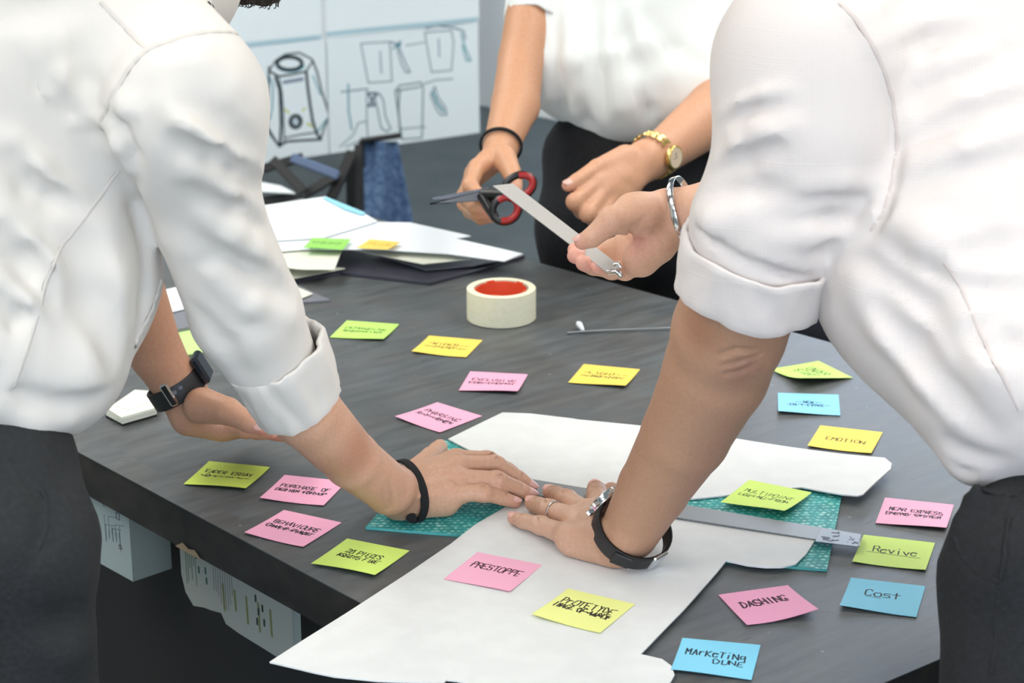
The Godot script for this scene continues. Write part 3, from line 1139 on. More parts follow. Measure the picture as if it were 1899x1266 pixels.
func make_table_things() -> void:
	# roll of masking tape
	var at := (pt(930, 590, 0.0))
	at.y = TT
	var o := thing("tape_roll", "roll of cream masking tape with an orange red core", "tape", at)
	var r := 0.0483
	put(lathe(at, [Vector2(r - 0.001, 0.0005), Vector2(r, 0.0015), Vector2(r, 0.044), Vector2(r - 0.001, 0.045), Vector2(r - 0.0095, 0.045), Vector2(r - 0.0105, 0.044), Vector2(r - 0.0105, 0.0015), Vector2(r - 0.0095, 0.0005)]), "tape", mats.masking_tape, o)
	put(lathe(at, [Vector2(r - 0.0105, 0.0008), Vector2(r - 0.0105, 0.0435), Vector2(r - 0.0122, 0.0435), Vector2(r - 0.0122, 0.0008)]), "cardboard_core", mats.core_card, o)
	put(lathe(at, [Vector2(r - 0.0123, 0.001), Vector2(r - 0.0123, 0.042), Vector2(r - 0.0132, 0.0435), Vector2(r - 0.0136, 0.042), Vector2(r - 0.0136, 0.006), Vector2(0.0002, 0.006), Vector2(0.0002, 0.001)]), "core_lining", mats.tape_core, o)
	for k in 5:
		var s := Soup.new()
		var q := 0.5 + k * 1.26
		var b := Basis(Vector3.UP, -q)
		s.bevel_box(Transform3D(b, at + Vector3(cos(q), 0, sin(q)) * (r - 0.0128) + Vector3(0, 0.0435, 0)), Vector3(0.002, 0.004, 0.012), 0.0005)
		put(s.mesh(), "core_tab", mats.tape_core, o)
	# fine awl with a pale clip, lying behind the forearm
	o = thing("awl", "thin steel rod with a pale clip lying behind the forearm", "tool", pt(1140, 612, 0.003))
	var s := Soup.new()
	s.tube([pt(1052, 617, 0.002), pt(1090, 614, 0.003), pt(1160, 611, 0.003), pt(1300, 606, 0.003)], [0.0016, 0.0016, 0.0013, 0.0013], 8)
	put(s.mesh(), "rod", mats.steel, o)
	s = Soup.new()
	s.tube([pt(1082, 613, 0.003), pt(1078, 607, 0.006), pt(1074, 601, 0.008), pt(1071, 598, 0.008)], [0.002, 0.0035, 0.0045, 0.002], 8)
	put(s.mesh(), "clip", mats.white_paper, o)

func heap_sheet(px: Array, h: float, m: Material, label: String, called := "paper_sheet", thick := 0.0012, bend := 0.0, cat := "paper", group := "papers heaped on the table") -> Node3D:
	var poly := on_table(px, h)
	var mid := Vector2.ZERO
	for p in poly:
		mid += p / poly.size()
	var f := func(x: float, z: float) -> float:
		return TT + h + bend * clampf((Vector2(x, z) - mid).length() * 6.0 - 0.4, 0.0, 1.5)
	var o := put(sheet(poly, f, thick, 0.06), called, m)
	tag(o, label, cat, group)
	return o

func make_papers() -> void:
	heap_sheet([470, 512, 560, 478, 640, 452, 800, 452, 973, 474, 890, 500, 797, 524, 700, 513, 630, 505, 545, 520, 480, 545], 0.0045, mats.dark_folder, "glossy dark plastic folder lying under the heap of papers", "plastic_folder", 0.004, 0.0, "folder")
	heap_sheet([560, 560, 530, 562, 480, 560, 470, 535, 548, 526, 613, 556], 0.003, mats.grey_folder, "grey folder corner poking out in front of the dark folder", "plastic_folder", 0.0025, 0.0, "folder")
	heap_sheet([440, 550, 470, 520, 540, 527, 580, 544, 560, 552], 0.006, mats.cream_paper, "cream sheet lying on the grey folder")
	heap_sheet([470, 500, 560, 490, 640, 497, 560, 513, 520, 520, 470, 520], 0.010, mats.cream_paper, "cream sheet jutting out over the dark folder's left side")
	heap_sheet([690, 470, 870, 462, 968, 474, 880, 492, 790, 500], 0.008, mats.grey_folder, "grey printed sheet on the dark folder's right end")
	heap_sheet([650, 462, 700, 452, 880, 470, 872, 480, 785, 489, 740, 480], 0.020, mats.cream_paper, "cream sheet curling up over the dark folder", "paper_sheet", 0.0012, 0.003)
	heap_sheet([470, 455, 560, 440, 637, 455, 620, 500, 560, 499, 480, 490], 0.026, mats.cream_paper, "cream sheet folded over the heap beside the shirt sleeve", "paper_sheet", 0.0012, 0.003)
	heap_sheet([440, 430, 560, 410, 760, 412, 873, 437, 846, 442, 970, 470, 935, 484, 830, 470, 700, 462, 560, 462, 470, 470], 0.030, mats.white_paper, "big white sheet spread over the heap of papers", "paper_sheet", 0.0012, 0.0)
	heap_sheet([380, 400, 480, 382, 604, 364, 672, 393, 700, 410, 600, 440, 440, 450], 0.033, mats.white_paper, "white sheet at the far end of the heap of papers", "paper_sheet", 0.0012, 0.0)
	heap_sheet([598, 366, 606, 365, 678, 394, 672, 398, 640, 388], 0.0355, mats.cyan_paper, "narrow cyan strip along the far white sheet", "paper_strip", 0.001, 0.0, "paper")
	# left of the near arm
	heap_sheet([230, 600, 262, 570, 400, 545, 410, 590, 380, 600, 250, 625], 0.008, mats.grey_folder, "dark grey slab of a folder seen between sleeve and torso", "plastic_folder", 0.008, 0.0, "folder")
	heap_sheet([240, 590, 270, 545, 380, 520, 395, 560, 300, 582], 0.0105, mats.white_paper, "white sheet lying on the grey slab between sleeve and torso")
	heap_sheet([270, 660, 300, 612, 385, 602, 400, 640, 372, 653, 310, 662], 0.003, mats.green_paper, "light green sheet lying between the watch and the rolled sleeve", "paper_sheet", 0.002)
	# block of small cards behind the torso
	var b := thing("card_block", "small block of cream cards with a white slip by the wrist watch", "cards", pt(235, 770))
	for k in 4:
		var poly := on_table([196 + k, 770 - k * 4, 250, 735 - k * 4, 292, 738 - k * 4, 290, 768 - k * 4, 228 - k, 786 - k * 4], 0.003 + k * 0.0035)
		put(sheet(poly, func(_x: float, _z: float) -> float: return TT + 0.0035 + k * 0.0035, 0.0033, 0.05), "card", mats.cream_paper if k > 0 else mats.leather, b)
	put(sheet(on_table([212, 748, 255, 728, 282, 740, 240, 757], 0.0165), func(_x: float, _z: float) -> float: return TT + 0.0155, 0.0012, 0.03), "slip", mats.white_paper, b)

func printed(img_size: Vector2i, paint: Callable, c: Color) -> StandardMaterial3D:
	var img := Image.create(img_size.x, img_size.y, false, Image.FORMAT_RGB8)
	img.fill(Color.WHITE)
	paint.call(img)
	var m := StandardMaterial3D.new()
	m.albedo_color = c
	m.albedo_texture = ImageTexture.create_from_image(img)
	m.roughness = 0.7
	return m

func make_under_table() -> void:
	# two printed boxes fixed under the table's long edge
	var along := (Vector3(0.139, 0, -1.71) - Vector3(-1.0, 0, -3.04)).normalized()
	var outw := Vector3(-along.z, 0, along.x)
	var inw := -outw if outw.dot(Vector3(0.1, 0, -2.6) - Vector3(-0.5, 0, -2.4)) < 0 else outw
	rng.seed = 9
	var a := pt(163, 905, -0.052)
	var b := pt(240, 940, -0.055)
	var print_a := printed(Vector2i(160, 256), func(img: Image) -> void:
		for k in 5:
			scrawl(img, 60 + k * 14, 60, 5, 120, 1.6, Color(0.35, 0.4, 0.45, 0.7), 1)
		write_text(img, "10", 12, 110, 26, 20, 3, Color(0.25, 0.28, 0.32, 0.9))
		line(img, [110, 34, 122, 34, 122, 56, 110, 56, 110, 34], 2.5, Color(0.3, 0.3, 0.34, 0.9))
		line(img, [112, 150, 120, 145, 124, 158, 114, 162, 112, 150], 2.2, Color(0.4, 0.2, 0.2, 0.9))
		line(img, [60, 28, 64, 34], 3.0, Color(0.5, 0.2, 0.2, 0.9)), rgb(150, 164, 164))  # pale box tone darkened: the shade under the table is in its colour
	var o := thing("calendar_box", "pale box with a printed calendar page fixed under the table edge", "box", a)
	var f0 := ph(162, 905, TT - 0.054)
	var f1 := ph(238, 944, TT - 0.054)
	var hgt := 0.093
	var dirf := (f1 - f0)
	dirf.y = 0
	var wid := dirf.length()
	dirf = dirf.normalized()
	var dback := dirf.cross(Vector3.UP).normalized()
	if dback.dot(inw) < 0:
		dback = -dback
	var dep := 0.055
	var s := Soup.new()
	var dn := Vector3(0, -hgt, 0)
	s.quad(f0 + dn, f1 + dn, f1, f0, [Vector2(0, 1), Vector2(1, 1), Vector2(1, 0), Vector2(0, 0)])
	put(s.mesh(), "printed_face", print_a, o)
	s = Soup.new()
	var e0 := f0 + dback * dep
	var e1 := f1 + dback * dep
	var ins := dback * 0.0006
	s.hexa([f0 + dn + ins, f1 + dn + ins, e1 + dn, e0 + dn, f0 + ins, f1 + ins, e1, e0])
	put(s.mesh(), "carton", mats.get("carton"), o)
	# long printed board
	var g0 := ph(332, 992, TT - 0.054)
	var g1 := ph(541, 1102, TT - 0.054)
	o = thing("printed_board", "long pale printed board with a torn lower edge under the table edge", "board", g0)
	var print_b := printed(Vector2i(384, 160), func(img: Image) -> void:
		for k in 6:
			line(img, [20 + k * 7, 20, 20 + k * 7, 20 + rng.randf_range(30, 90)], 3.0, Color(0.5, 0.66, 0.58, 0.5))
		for q in [[58, 20], [66, 50], [90, 44], [92, 66]]:
			line(img, [q[0], q[1], q[0], q[1] + 12], 5.0, Color(0.15, 0.45, 0.4, 0.9))
		for q in [[262, 46], [270, 72], [284, 60], [264, 96], [288, 90]]:
			line(img, [q[0], q[1], q[0], q[1] + 11], 6.0, Color(0.16, 0.22, 0.2, 0.9))
		for k in 9:
			line(img, [118 + k * 8, 30, 118 + k * 8, 60 + rng.randf_range(10, 70)], 1.4, Color(0.35, 0.38, 0.36, 0.6))
		for k in 5:
			line(img, [150 + k * 40, 60, 152 + k * 40, 100 + rng.randf_range(0, 20)], 7.0, Color(0.72, 0.74, 0.5, 0.55)), rgb(146, 150, 142))  # board tone dimmed too, under-table shade put into the colour
	var along_g := g1 - g0
	var board := func(u: float, v: float) -> Vector3:
		return g0 + along_g * u + Vector3(0, -0.088 * v, 0)
	var outline := [[0.0, 0.0], [0.0, 0.55], [0.03, 0.78], [0.1, 0.92], [0.2, 0.86], [0.27, 0.84], [0.36, 0.80], [0.40, 0.92], [0.52, 0.95], [0.75, 0.97], [0.99, 1.0], [1.0, 0.9], [1.0, 0.0]]
	var poly := PackedVector2Array()
	for q in outline:
		poly.append(Vector2(q[0], q[1]))
	s = Soup.new()
	var tris := Geometry2D.triangulate_polygon(poly)
	var nn := along_g.cross(Vector3.UP).normalized()
	if nn.dot(eye - g0) < 0:
		nn = -nn
	for k in range(0, tris.size(), 3):
		var p := []
		for w in 3:
			p.append(poly[tris[k + w]])
		var q := [board.call(p[0].x, p[0].y), board.call(p[1].x, p[1].y), board.call(p[2].x, p[2].y)]
		if (q[1] - q[0]).cross(q[2] - q[0]).dot(nn) < 0:
			q.reverse()
			p.reverse()
		s.tri(s.vert(q[0], nn, p[0]), s.vert(q[1], nn, p[1]), s.vert(q[2], nn, p[2]))
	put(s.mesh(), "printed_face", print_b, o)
	s = Soup.new()
	var tk := nn * -0.010
	for i in poly.size():
		var p0: Vector3 = board.call(poly[i].x, poly[i].y) - nn * 0.0004
		var j := (i + 1) % poly.size()
		var p1: Vector3 = board.call(poly[j].x, poly[j].y) - nn * 0.0004
		s.quad(p0, p1, p1 + tk, p0 + tk)
	for k in range(0, tris.size(), 3):
		var q := []
		for w in 3:
			q.append(board.call(poly[tris[k + w]].x, poly[tris[k + w]].y) + tk)
		if (q[1] - q[0]).cross(q[2] - q[0]).dot(nn) > 0:
			q.reverse()
		s.triangle(q[0], q[1], q[2])
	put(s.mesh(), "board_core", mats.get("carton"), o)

# ------------------------------------------------------------------ background
func pin_board(label: String, a: Vector3, b: Vector3, u0: float, u1: float, tall: float, stands: Array) -> Node3D:
	var o := thing("pin_board", label, "pin board", Vector3(((a + b) / 2).x, 0, ((a + b) / 2).z))
	var d := b - a
	d.y = 0
	var nrm := d.cross(Vector3.UP).normalized()
	if nrm.dot(eye - a) < 0:
		nrm = -nrm
	var s := Soup.new()
	var p := a + d * u0 - nrm * 0.012
	var q := a + d * u1 - nrm * 0.012
	var mid := (p + q) / 2 + Vector3(0, tall / 2, 0)
	s.bevel_box(frame(mid, d, Vector3.UP), Vector3(p.distance_to(q), tall, 0.02), 0.003)
	put(s.mesh(), "panel", mats.white_paper, o)
	for k in 2:
		s = Soup.new()
		var leg: Vector3 = a + d * stands[k] - nrm * 0.047
		s.bevel_box(frame(Vector3(leg.x, (a.y + tall) / 2, leg.z), d, Vector3.UP), Vector3(0.03, a.y + tall, 0.03), 0.003)
		s.bevel_box(frame(Vector3(leg.x, 0.02, leg.z), nrm, Vector3.UP), Vector3(0.36, 0.039, 0.03), 0.003)
		put(s.mesh(), "leg", mats.black_metal, o)
	return o

func pinned_sheet(label: String, a: Vector3, d: Vector3, nrm: Vector3, x: float, y: float, w: float, h: float, m: Material) -> void:
	var s := Soup.new()
	var c := a + d * (x + w / 2) + Vector3(0, y + h / 2, 0) + nrm * 0.0006
	var seg := 6
	var rows := []
	for j in seg + 1:
		var row := PackedVector3Array()
		for i in seg + 1:
			var u := float(i) / seg - 0.5
			var v := float(j) / seg - 0.5
			row.append(c + d * (u * w) + Vector3(0, v * h, 0) + nrm * (0.004 * (0.5 + 0.5 * sin(u * 5.0 + v * 3.0 + x * 9.0))))
		rows.append(row)
	for layer in 2:
		var first := s.v.size()
		for j in seg + 1:
			for i in seg + 1:
				s.vert(rows[j][i] - nrm * (0.0003 * layer), nrm if layer == 0 else -nrm, Vector2(float(i) / seg, 1.0 - float(j) / seg))
		for j in seg:
			for i in seg:
				var k := first + j * (seg + 1) + i
				var q := [k, k + 1, k + seg + 2, k + seg + 1]
				if (s.v[q[1]] - s.v[q[0]]).cross(s.v[q[2]] - s.v[q[0]]).dot(nrm) * (1.0 if layer == 0 else -1.0) < 0:
					q.reverse()
				s.tri(q[0], q[1], q[2])
				s.tri(q[0], q[2], q[3])
	var o := put(s.mesh(), "drawing_sheet", m)
	tag(o, label, "paper", "sheets pinned on the boards")

func make_background() -> void:
	var hb := 0.40
	var a := ph(470, 305, hb)
	var b := ph(890, 245, hb)
	var d := (b - a)
	d.y = 0
	var wid := d.length()
	d = d.normalized()
	var nrm := d.cross(Vector3.UP).normalized()
	if nrm.dot(eye - a) < 0:
		nrm = -nrm
	pin_board("white pin board on black legs behind the papers", a, b, -0.6, 1.0, 1.25, [-0.5, 0.46])
	var ink := Color(0.06, 0.16, 0.19, 0.9)
	var faint := Color(0.42, 0.52, 0.58, 0.6)
	var teal := Color(0.2, 0.58, 0.62, 0.75)
	var paper := rgb(236, 247, 252)
	# positions of drawing strokes are read off the photograph and carried over to the sheet
	var seam := 0.0
	var best := 1e9
	for k in 400:       # where the seam between the two sheets meets the board's foot
		var q := a + d * (wid * k / 400.0)
		var v := q - eye
		var px := CX + F * v.dot(right_axis) / v.dot(ahead)
		if absf(px - 612) < best:
			best = absf(px - 612)
			seam = wid * k / 400.0
	var sw := wid - seam        # width of the right sheet
	var sh := 0.285
	var to_sheet := func(px: float, py: float, x0: float, w: float, h: float, size: Vector2i) -> Vector2:
		var r := ray(px, py)
		var t := (a - eye).dot(nrm) / r.dot(nrm)
		var p := eye + r * t
		return Vector2(((p - a).dot(d) - x0) / w * size.x, (1.0 - (p.y - hb) / h) * size.y)
	var sz := Vector2i(720, 500)
	var draw := func(img: Image, pts: Array, x0: float, w: float, h: float, pen: float, c: Color) -> void:
		for i in range(0, pts.size() - 2, 2):
			stroke(img, to_sheet.call(pts[i], pts[i + 1], x0, w, h, sz), to_sheet.call(pts[i + 2], pts[i + 3], x0, w, h, sz), pen * 1.7, c)
	var curve := func(cx: float, cy: float, rx: float, ry: float, a0: float, a1: float) -> Array:
		var out := []
		for k in 25:
			var q := lerpf(a0, a1, k / 24.0)
			out.append(cx + cos(q) * rx)
			out.append(cy + sin(q) * ry)
		return out
	var lw := sw
	var lx := seam - lw
	var big := printed(sz, func(img: Image) -> void:
		var D := func(pts: Array, pen: float, c: Color) -> void: draw.call(img, pts, lx, lw, sh, pen, c)
		# the large appliance body
		D.call(curve.call(538, 117, 23, 12, 0, TAU), 9.0, ink)
		D.call(curve.call(539, 118, 26, 14, 0.2, 3.0), 4.0, teal)
		D.call([500, 131, 512, 112, 530, 100, 556, 97, 578, 108, 581, 113, 569, 131], 4.0, ink)
		D.call([500, 131, 518, 141, 540, 138, 568, 132], 5.0, ink)
		D.call([500, 124, 499, 160, 497, 195, 499, 215, 497, 235, 519, 271], 5.0, ink)
		D.call([491, 229, 503, 248, 520, 271, 526, 266], 6.0, ink)
		D.call([512, 143, 520, 165, 522, 200, 523, 230, 521, 268], 7.0, ink)
		D.call([518, 141, 524, 170, 527, 205, 529, 262], 4.0, Color(0.3, 0.36, 0.4, 0.8))
		D.call([569, 131, 572, 160, 577, 195, 582, 225, 590, 248, 597, 258], 7.0, ink)
		D.call([581, 111, 590, 135, 597, 165, 607, 195, 612, 215, 602, 240, 597, 258], 4.5, ink)
		D.call([612, 215, 590, 245], 4.0, teal)
		D.call([520, 270, 533, 262, 560, 260, 596, 258], 6.0, ink)
		D.call([530, 255, 560, 249, 588, 245], 3.5, ink)
		D.call([500, 140, 508, 160, 506, 200, 502, 220], 3.5, teal)
		D.call([582, 140, 592, 165, 596, 175], 3.0, teal)
		D.call([528, 152, 562, 146], 9.0, Color(0.55, 0.58, 0.66, 0.7))
		D.call(curve.call(550, 225, 10, 11, 0, TAU), 9.0, ink)
		D.call(curve.call(550, 225, 5, 5, 0, TAU), 3.0, faint)
		D.call([529, 202, 538, 209], 4.0, Color(0.85, 0.85, 0.4, 0.8))
		D.call([563, 205, 567, 200], 4.0, Color(0.85, 0.85, 0.4, 0.8))
		D.call([572, 229, 580, 233], 5.0, Color(0.85, 0.85, 0.4, 0.8))
		D.call([478, 150, 490, 160, 478, 178], 3.0, faint), paper)
	pinned_sheet("drawing sheet with a bold ink sketch of a faceted appliance body", a, d, nrm, lx, 0.0, lw - 0.004, sh, big)
	var small := printed(sz, func(img: Image) -> void:
		var D := func(pts: Array, pen: float, c: Color) -> void: draw.call(img, pts, seam, sw, sh, pen, c)
		# four jugs with their handles
		D.call([668, 80, 722, 77, 726, 150, 682, 153, 668, 80], 3.0, faint)
		D.call([704, 95, 706, 135], 4.0, Color(0.6, 0.66, 0.72, 0.6))
		D.call([722, 77, 738, 82, 742, 76, 728, 90], 4.0, faint)
		D.call([738, 84, 752, 118, 760, 133, 752, 134, 744, 118, 736, 90], 3.5, faint)
		D.call([736, 86, 742, 82], 6.0, teal)
		D.call([788, 60, 838, 56, 842, 78, 838, 130, 800, 133, 788, 60], 3.0, faint)
		D.call([790, 52, 812, 47, 838, 50, 860, 57, 864, 72], 4.0, faint)
		D.call([814, 72, 815, 105], 4.0, Color(0.6, 0.66, 0.72, 0.6))
		D.call([856, 62, 864, 90, 874, 112, 866, 112, 858, 84], 3.5, teal)
		D.call([632, 170, 682, 164], 3.5, faint)
		D.call([645, 156, 646, 205, 652, 240], 4.0, teal)
		D.call([679, 166, 680, 235], 3.0, faint)
		D.call([630, 272, 655, 250, 664, 228, 680, 224, 682, 255, 640, 272], 3.0, faint)
		D.call([682, 172, 694, 195, 682, 196, 697, 172, 682, 172], 5.0, Color(0.3, 0.36, 0.42, 0.8))
		D.call([702, 172, 710, 185, 714, 215, 724, 238, 716, 244, 706, 236, 700, 205, 694, 180, 702, 172], 3.5, faint)
		D.call([732, 168, 740, 158, 780, 152, 784, 160, 782, 255, 745, 258, 735, 190, 732, 168, 780, 160], 3.5, Color(0.36, 0.46, 0.5, 0.8))
		D.call([740, 165, 738, 200, 742, 250], 4.5, Color(0.32, 0.42, 0.46, 0.8))
		D.call([740, 239, 788, 234], 3.0, faint)
		D.call([785, 155, 808, 148, 840, 146], 3.0, faint)
		D.call([806, 160, 798, 176, 808, 200, 816, 212, 828, 212, 826, 200, 812, 180, 806, 160], 3.5, faint)
		D.call([802, 170, 810, 190, 822, 206], 6.0, teal)
		D.call([752, 84, 788, 78], 2.5, faint), paper)
	pinned_sheet("drawing sheet with four faint pencil sketches of jugs", a, d, nrm, seam, 0.0, sw - 0.002, sh, small)
	var blank := printed(Vector2i(64, 64), func(img: Image) -> void: line(img, [0, 62, 63, 63], 2.0, Color(0.6, 0.75, 0.8, 0.5)), rgb(240, 250, 254))
	pinned_sheet("blank bluish sheet pinned above the bold appliance sketch", a, d, nrm, lx - 0.1, sh + 0.001, lw + 0.09, 0.30, blank)
	pinned_sheet("blank bluish sheet pinned above the jug sketches", a, d, nrm, seam, sh + 0.001, sw, 0.30, blank)
	pinned_sheet("plain sheet on the pin board hidden mostly by the shirt shoulder", a, d, nrm, lx - lw, 0.0, lw - 0.006, sh, blank)
	# second board, further back
	var a2 := ph(885, 196, 0.42)
	var b2 := ph(1060, 230, 0.42)
	pin_board("white pin board further back beside the woman's bare arm", a2, b2, -0.02, 1.9, 1.2, [0.95, 1.8])
	# black folding stand in front of the board
	var o := thing("folding_stand", "black folding stand with crossed struts behind the papers", "stand", ph(610, 360, 0.0))
	var beams := [[[665, 268, 4.9], [666, 395, 4.9], 0.011, "post"], [[652, 285, 4.85], [612, 372, 4.8], 0.014, "strut"], [[630, 322, 4.8], [545, 372, 4.7], 0.012, "strut"], [[508, 298, 4.8], [566, 358, 4.75], 0.013, "strut"], [[470, 318, 4.85], [560, 292, 4.9], 0.012, "strut"], [[470, 378, 4.6], [560, 362, 4.6], 0.012, "rail"]]
	for q in beams:
		var s := Soup.new()
		var p0 := pd(q[0][0], q[0][1], q[0][2])
		var p1 := pd(q[1][0], q[1][1], q[1][2])
		s.bevel_box(frame((p0 + p1) / 2, p1 - p0, -ahead), Vector3(p0.distance_to(p1), q[2] * 2, q[2] * 1.6), 0.002)
		put(s.mesh(), q[3], mats.black_metal, o)
	for q in [[665, 395, 4.9], [612, 372, 4.8], [470, 378, 4.6]]:
		var s := Soup.new()
		var p0 := pd(q[0], q[1] - 6, q[2])
		s.bevel_box(frame(Vector3(p0.x, p0.y / 2, p0.z), Vector3.UP, Vector3.RIGHT), Vector3(p0.y, 0.022, 0.022), 0.002)
		put(s.mesh(), "leg", mats.black_metal, o)
	var s2 := Soup.new()
	var t0 := pd(540, 292, 4.7)
	var t1 := pd(628, 326, 4.7)
	s2.bevel_box(frame((t0 + t1) / 2, t1 - t0, -ahead), Vector3(t0.distance_to(t1), 0.016, 0.02), 0.003)
	put(s2.mesh(), "brace_bar", mats.blue_bar, o)
	s2 = Soup.new()
	var shelf := [pd(478, 354, 4.55), pd(548, 358, 4.5), pd(520, 344, 4.6), pd(478, 336, 4.62)]
	var sl := []
	for q in shelf:
		sl.append(q - Vector3(0, 0.002, 0))
	s2.hexa(sl + shelf)
	put(s2.mesh(), "shelf", mats.white_paper, o)
	o = thing("stool", "dark navy cushioned stool standing behind the table's right end", "stool", Vector3(0.54, 0, -3.22))
	var navy := mat("navy_fabric", rgb(22, 27, 40), 0.85)
	put(lathe(Vector3(0.54, 0.62, -3.22), [Vector2(0.0005, 0.0), Vector2(0.145, 0.0), Vector2(0.16, 0.012), Vector2(0.165, 0.05), Vector2(0.16, 0.09), Vector2(0.13, 0.11), Vector2(0.0005, 0.118)], 40), "cushion", navy, o)
	for k in 4:
		var sc := Soup.new()
		var sd := Vector3(cos(k * PI / 2 + 0.4), 0, sin(k * PI / 2 + 0.4))
		sc.tube([Vector3(0.54, 0.621, -3.22) + sd * 0.11, Vector3(0.54, 0.0, -3.22) + sd * 0.17], [0.013, 0.011], 10)
		put(sc.mesh(), "leg", mats.black_metal, o)
	put(lathe(Vector3(0.54, 0.2, -3.22), [Vector2(0.147, 0.0), Vector2(0.155, 0.006), Vector2(0.147, 0.012), Vector2(0.139, 0.006)], 32), "foot_ring", mats.black_metal, o)
	# blue cloth hanging down behind the table
	o = thing("denim_cloth", "blue denim cloth hanging below the pin board", "cloth", ph(720, 420, 0.0))
	var list := []
	for k in 14:
		var v := k / 13.0
		var row := PackedVector3Array()
		var x0 := lerpf(674, 676, v)
		var x1 := lerpf(738, 772, v)
		var py := lerpf(262, 440, v)
		for side in 2:
			for i in 13:
				var u := i / 12.0 if side == 0 else 1.0 - i / 12.0
				var dd := 5.15 + 0.02 * sin(u * 9.0 + v * 2.0) + (0.012 if side == 1 else 0.0) + 0.05 * u
				row.append(pd(lerpf(x0, x1, u), py, dd))
		list.append(row)
	var s3 := Soup.new()
	s3.rings(list)
	put(s3.mesh(), "hanging_cloth", mats.denim, o)
	s3 = Soup.new()
	var hp := pd(706, 256, 5.17)
	s3.tube([hp - d * 0.05, hp + d * 0.05], 0.007, 8)
	s3.tube([hp - d * 0.05, Vector3((hp - d * 0.05).x, 0.0, (hp - d * 0.05).z)], 0.007, 8)
	put(s3.mesh(), "rail_frame", mats.black_metal, o)

# ------------------------------------------------------------------ people
func rc(b: Blob, x1: float, y1: float, d1: float, r1: float, x2: float, y2: float, d2: float, r2: float, k := 0.03, type := 0) -> void:
	b.add(pd(x1, y1, d1), r1 * d1 / F, pd(x2, y2, d2), r2 * d2 / F, k, type)

func trace(b: Blob, px: Array) -> Array:        # pixel outline carried onto the surface it is seen on
	var out := []
	for i in range(0, px.size(), 2):
		var r := ray(px[i], px[i + 1])
		out.append(b.hit(eye + r * 1.3, r.normalized()))
	return out

func crease(b: Blob, marks: Array) -> void:     # list of [pixels, radius, depth]; positive depth a ridge, negative a groove
	var found := []
	for m in marks:
		var pts := []
		var nrm := []
		for p in trace(b, m[0]):
			if absf(b.value(p, b.all())) < 0.002 and (pts.is_empty() or p.distance_to(pts[pts.size() - 1]) < 0.14):
				pts.append(p)
				nrm.append(b.grad(p))
		found.append([pts, nrm, m[1] * (1.1 if m[2] < 0.0 and m[1] > 0.0085 else 1.0), m[2] * 0.9])
	for f in found:
		var pts: Array = f[0]
		for i in pts.size() - 1:
			var r: float = f[2]
			var dp: float = f[3]
			var t0 := 1.0 if i > 0 else 0.25
			var t1 := 1.0 if i < pts.size() - 2 else 0.25
			if dp > 0.0:
				b.add(pts[i] - f[1][i] * (r - dp * t0), r, pts[i + 1] - f[1][i + 1] * (r - dp * t1), r, r * 1.1, 0)
			else:
				b.add(pts[i] + f[1][i] * (r + dp * t0), r, pts[i + 1] + f[1][i + 1] * (r + dp * t1), r, r * 0.7, 1)

func seam_strip(b: Blob, px: Array, wide: float, high: float, m: Material, parent: Node, called := "seam") -> void:   # narrow raised strip of stitched cloth along a line
	var pts := trace(b, px)
	var fine := []
	for i in pts.size() - 1:
		for k in 6:
			fine.append(pts[i].lerp(pts[i + 1], k / 6.0))
	fine.append(pts[pts.size() - 1])
	var list := []
	for i in fine.size():
		var n := b.grad(fine[i])
		var p: Vector3 = fine[i]
		p -= n * b.value(p, b.all())
		var t: Vector3 = (fine[mini(i + 1, fine.size() - 1)] - fine[maxi(i - 1, 0)]).normalized()
		var s := n.cross(t).normalized()
		var h := high * (0.8 + 0.4 * sin(i * 1.9))
		list.append(PackedVector3Array([p - s * wide - n * 0.001, p - s * wide * 0.6 + n * h, p + s * wide * 0.6 + n * h, p + s * wide - n * 0.001]))
	var sp := Soup.new()
	sp.rings(list, true, true)
	put(sp.mesh(), called, m, parent)

func nail(parent: Node, dip: Vector3, tip: Vector3, r: float, up: Vector3) -> void:
	var t := (tip - dip).normalized()
	var u := (up - t * up.dot(t)).normalized()
	var s := t.cross(u)
	var sp := Soup.new()
	var list := []
	for j in 7:
		var v := j / 6.0
		var along := r * lerpf(-0.85, 0.95, v)
		var open := 0.9 * sqrt(maxf(0.05, 1.0 - pow(absf(v * 2.0 - 1.0), 4.0)))
		var row := PackedVector3Array()
		var drop := r * 0.35 * maxf(0.0, v - 0.55)
		for i in 7:
			var q := lerpf(-open, open, i / 6.0)
			row.append(tip + t * along + (u * cos(q) + s * sin(q)) * (r * 1.035 - drop))
		for i in 7:
			var q := lerpf(open, -open, i / 6.0)
			row.append(tip + t * along + (u * cos(q) + s * sin(q)) * (r * 0.9 - drop))
		list.append(row)
	sp.rings(list, true, true)
	put(sp.mesh(), "fingernail", mats.nail, parent)

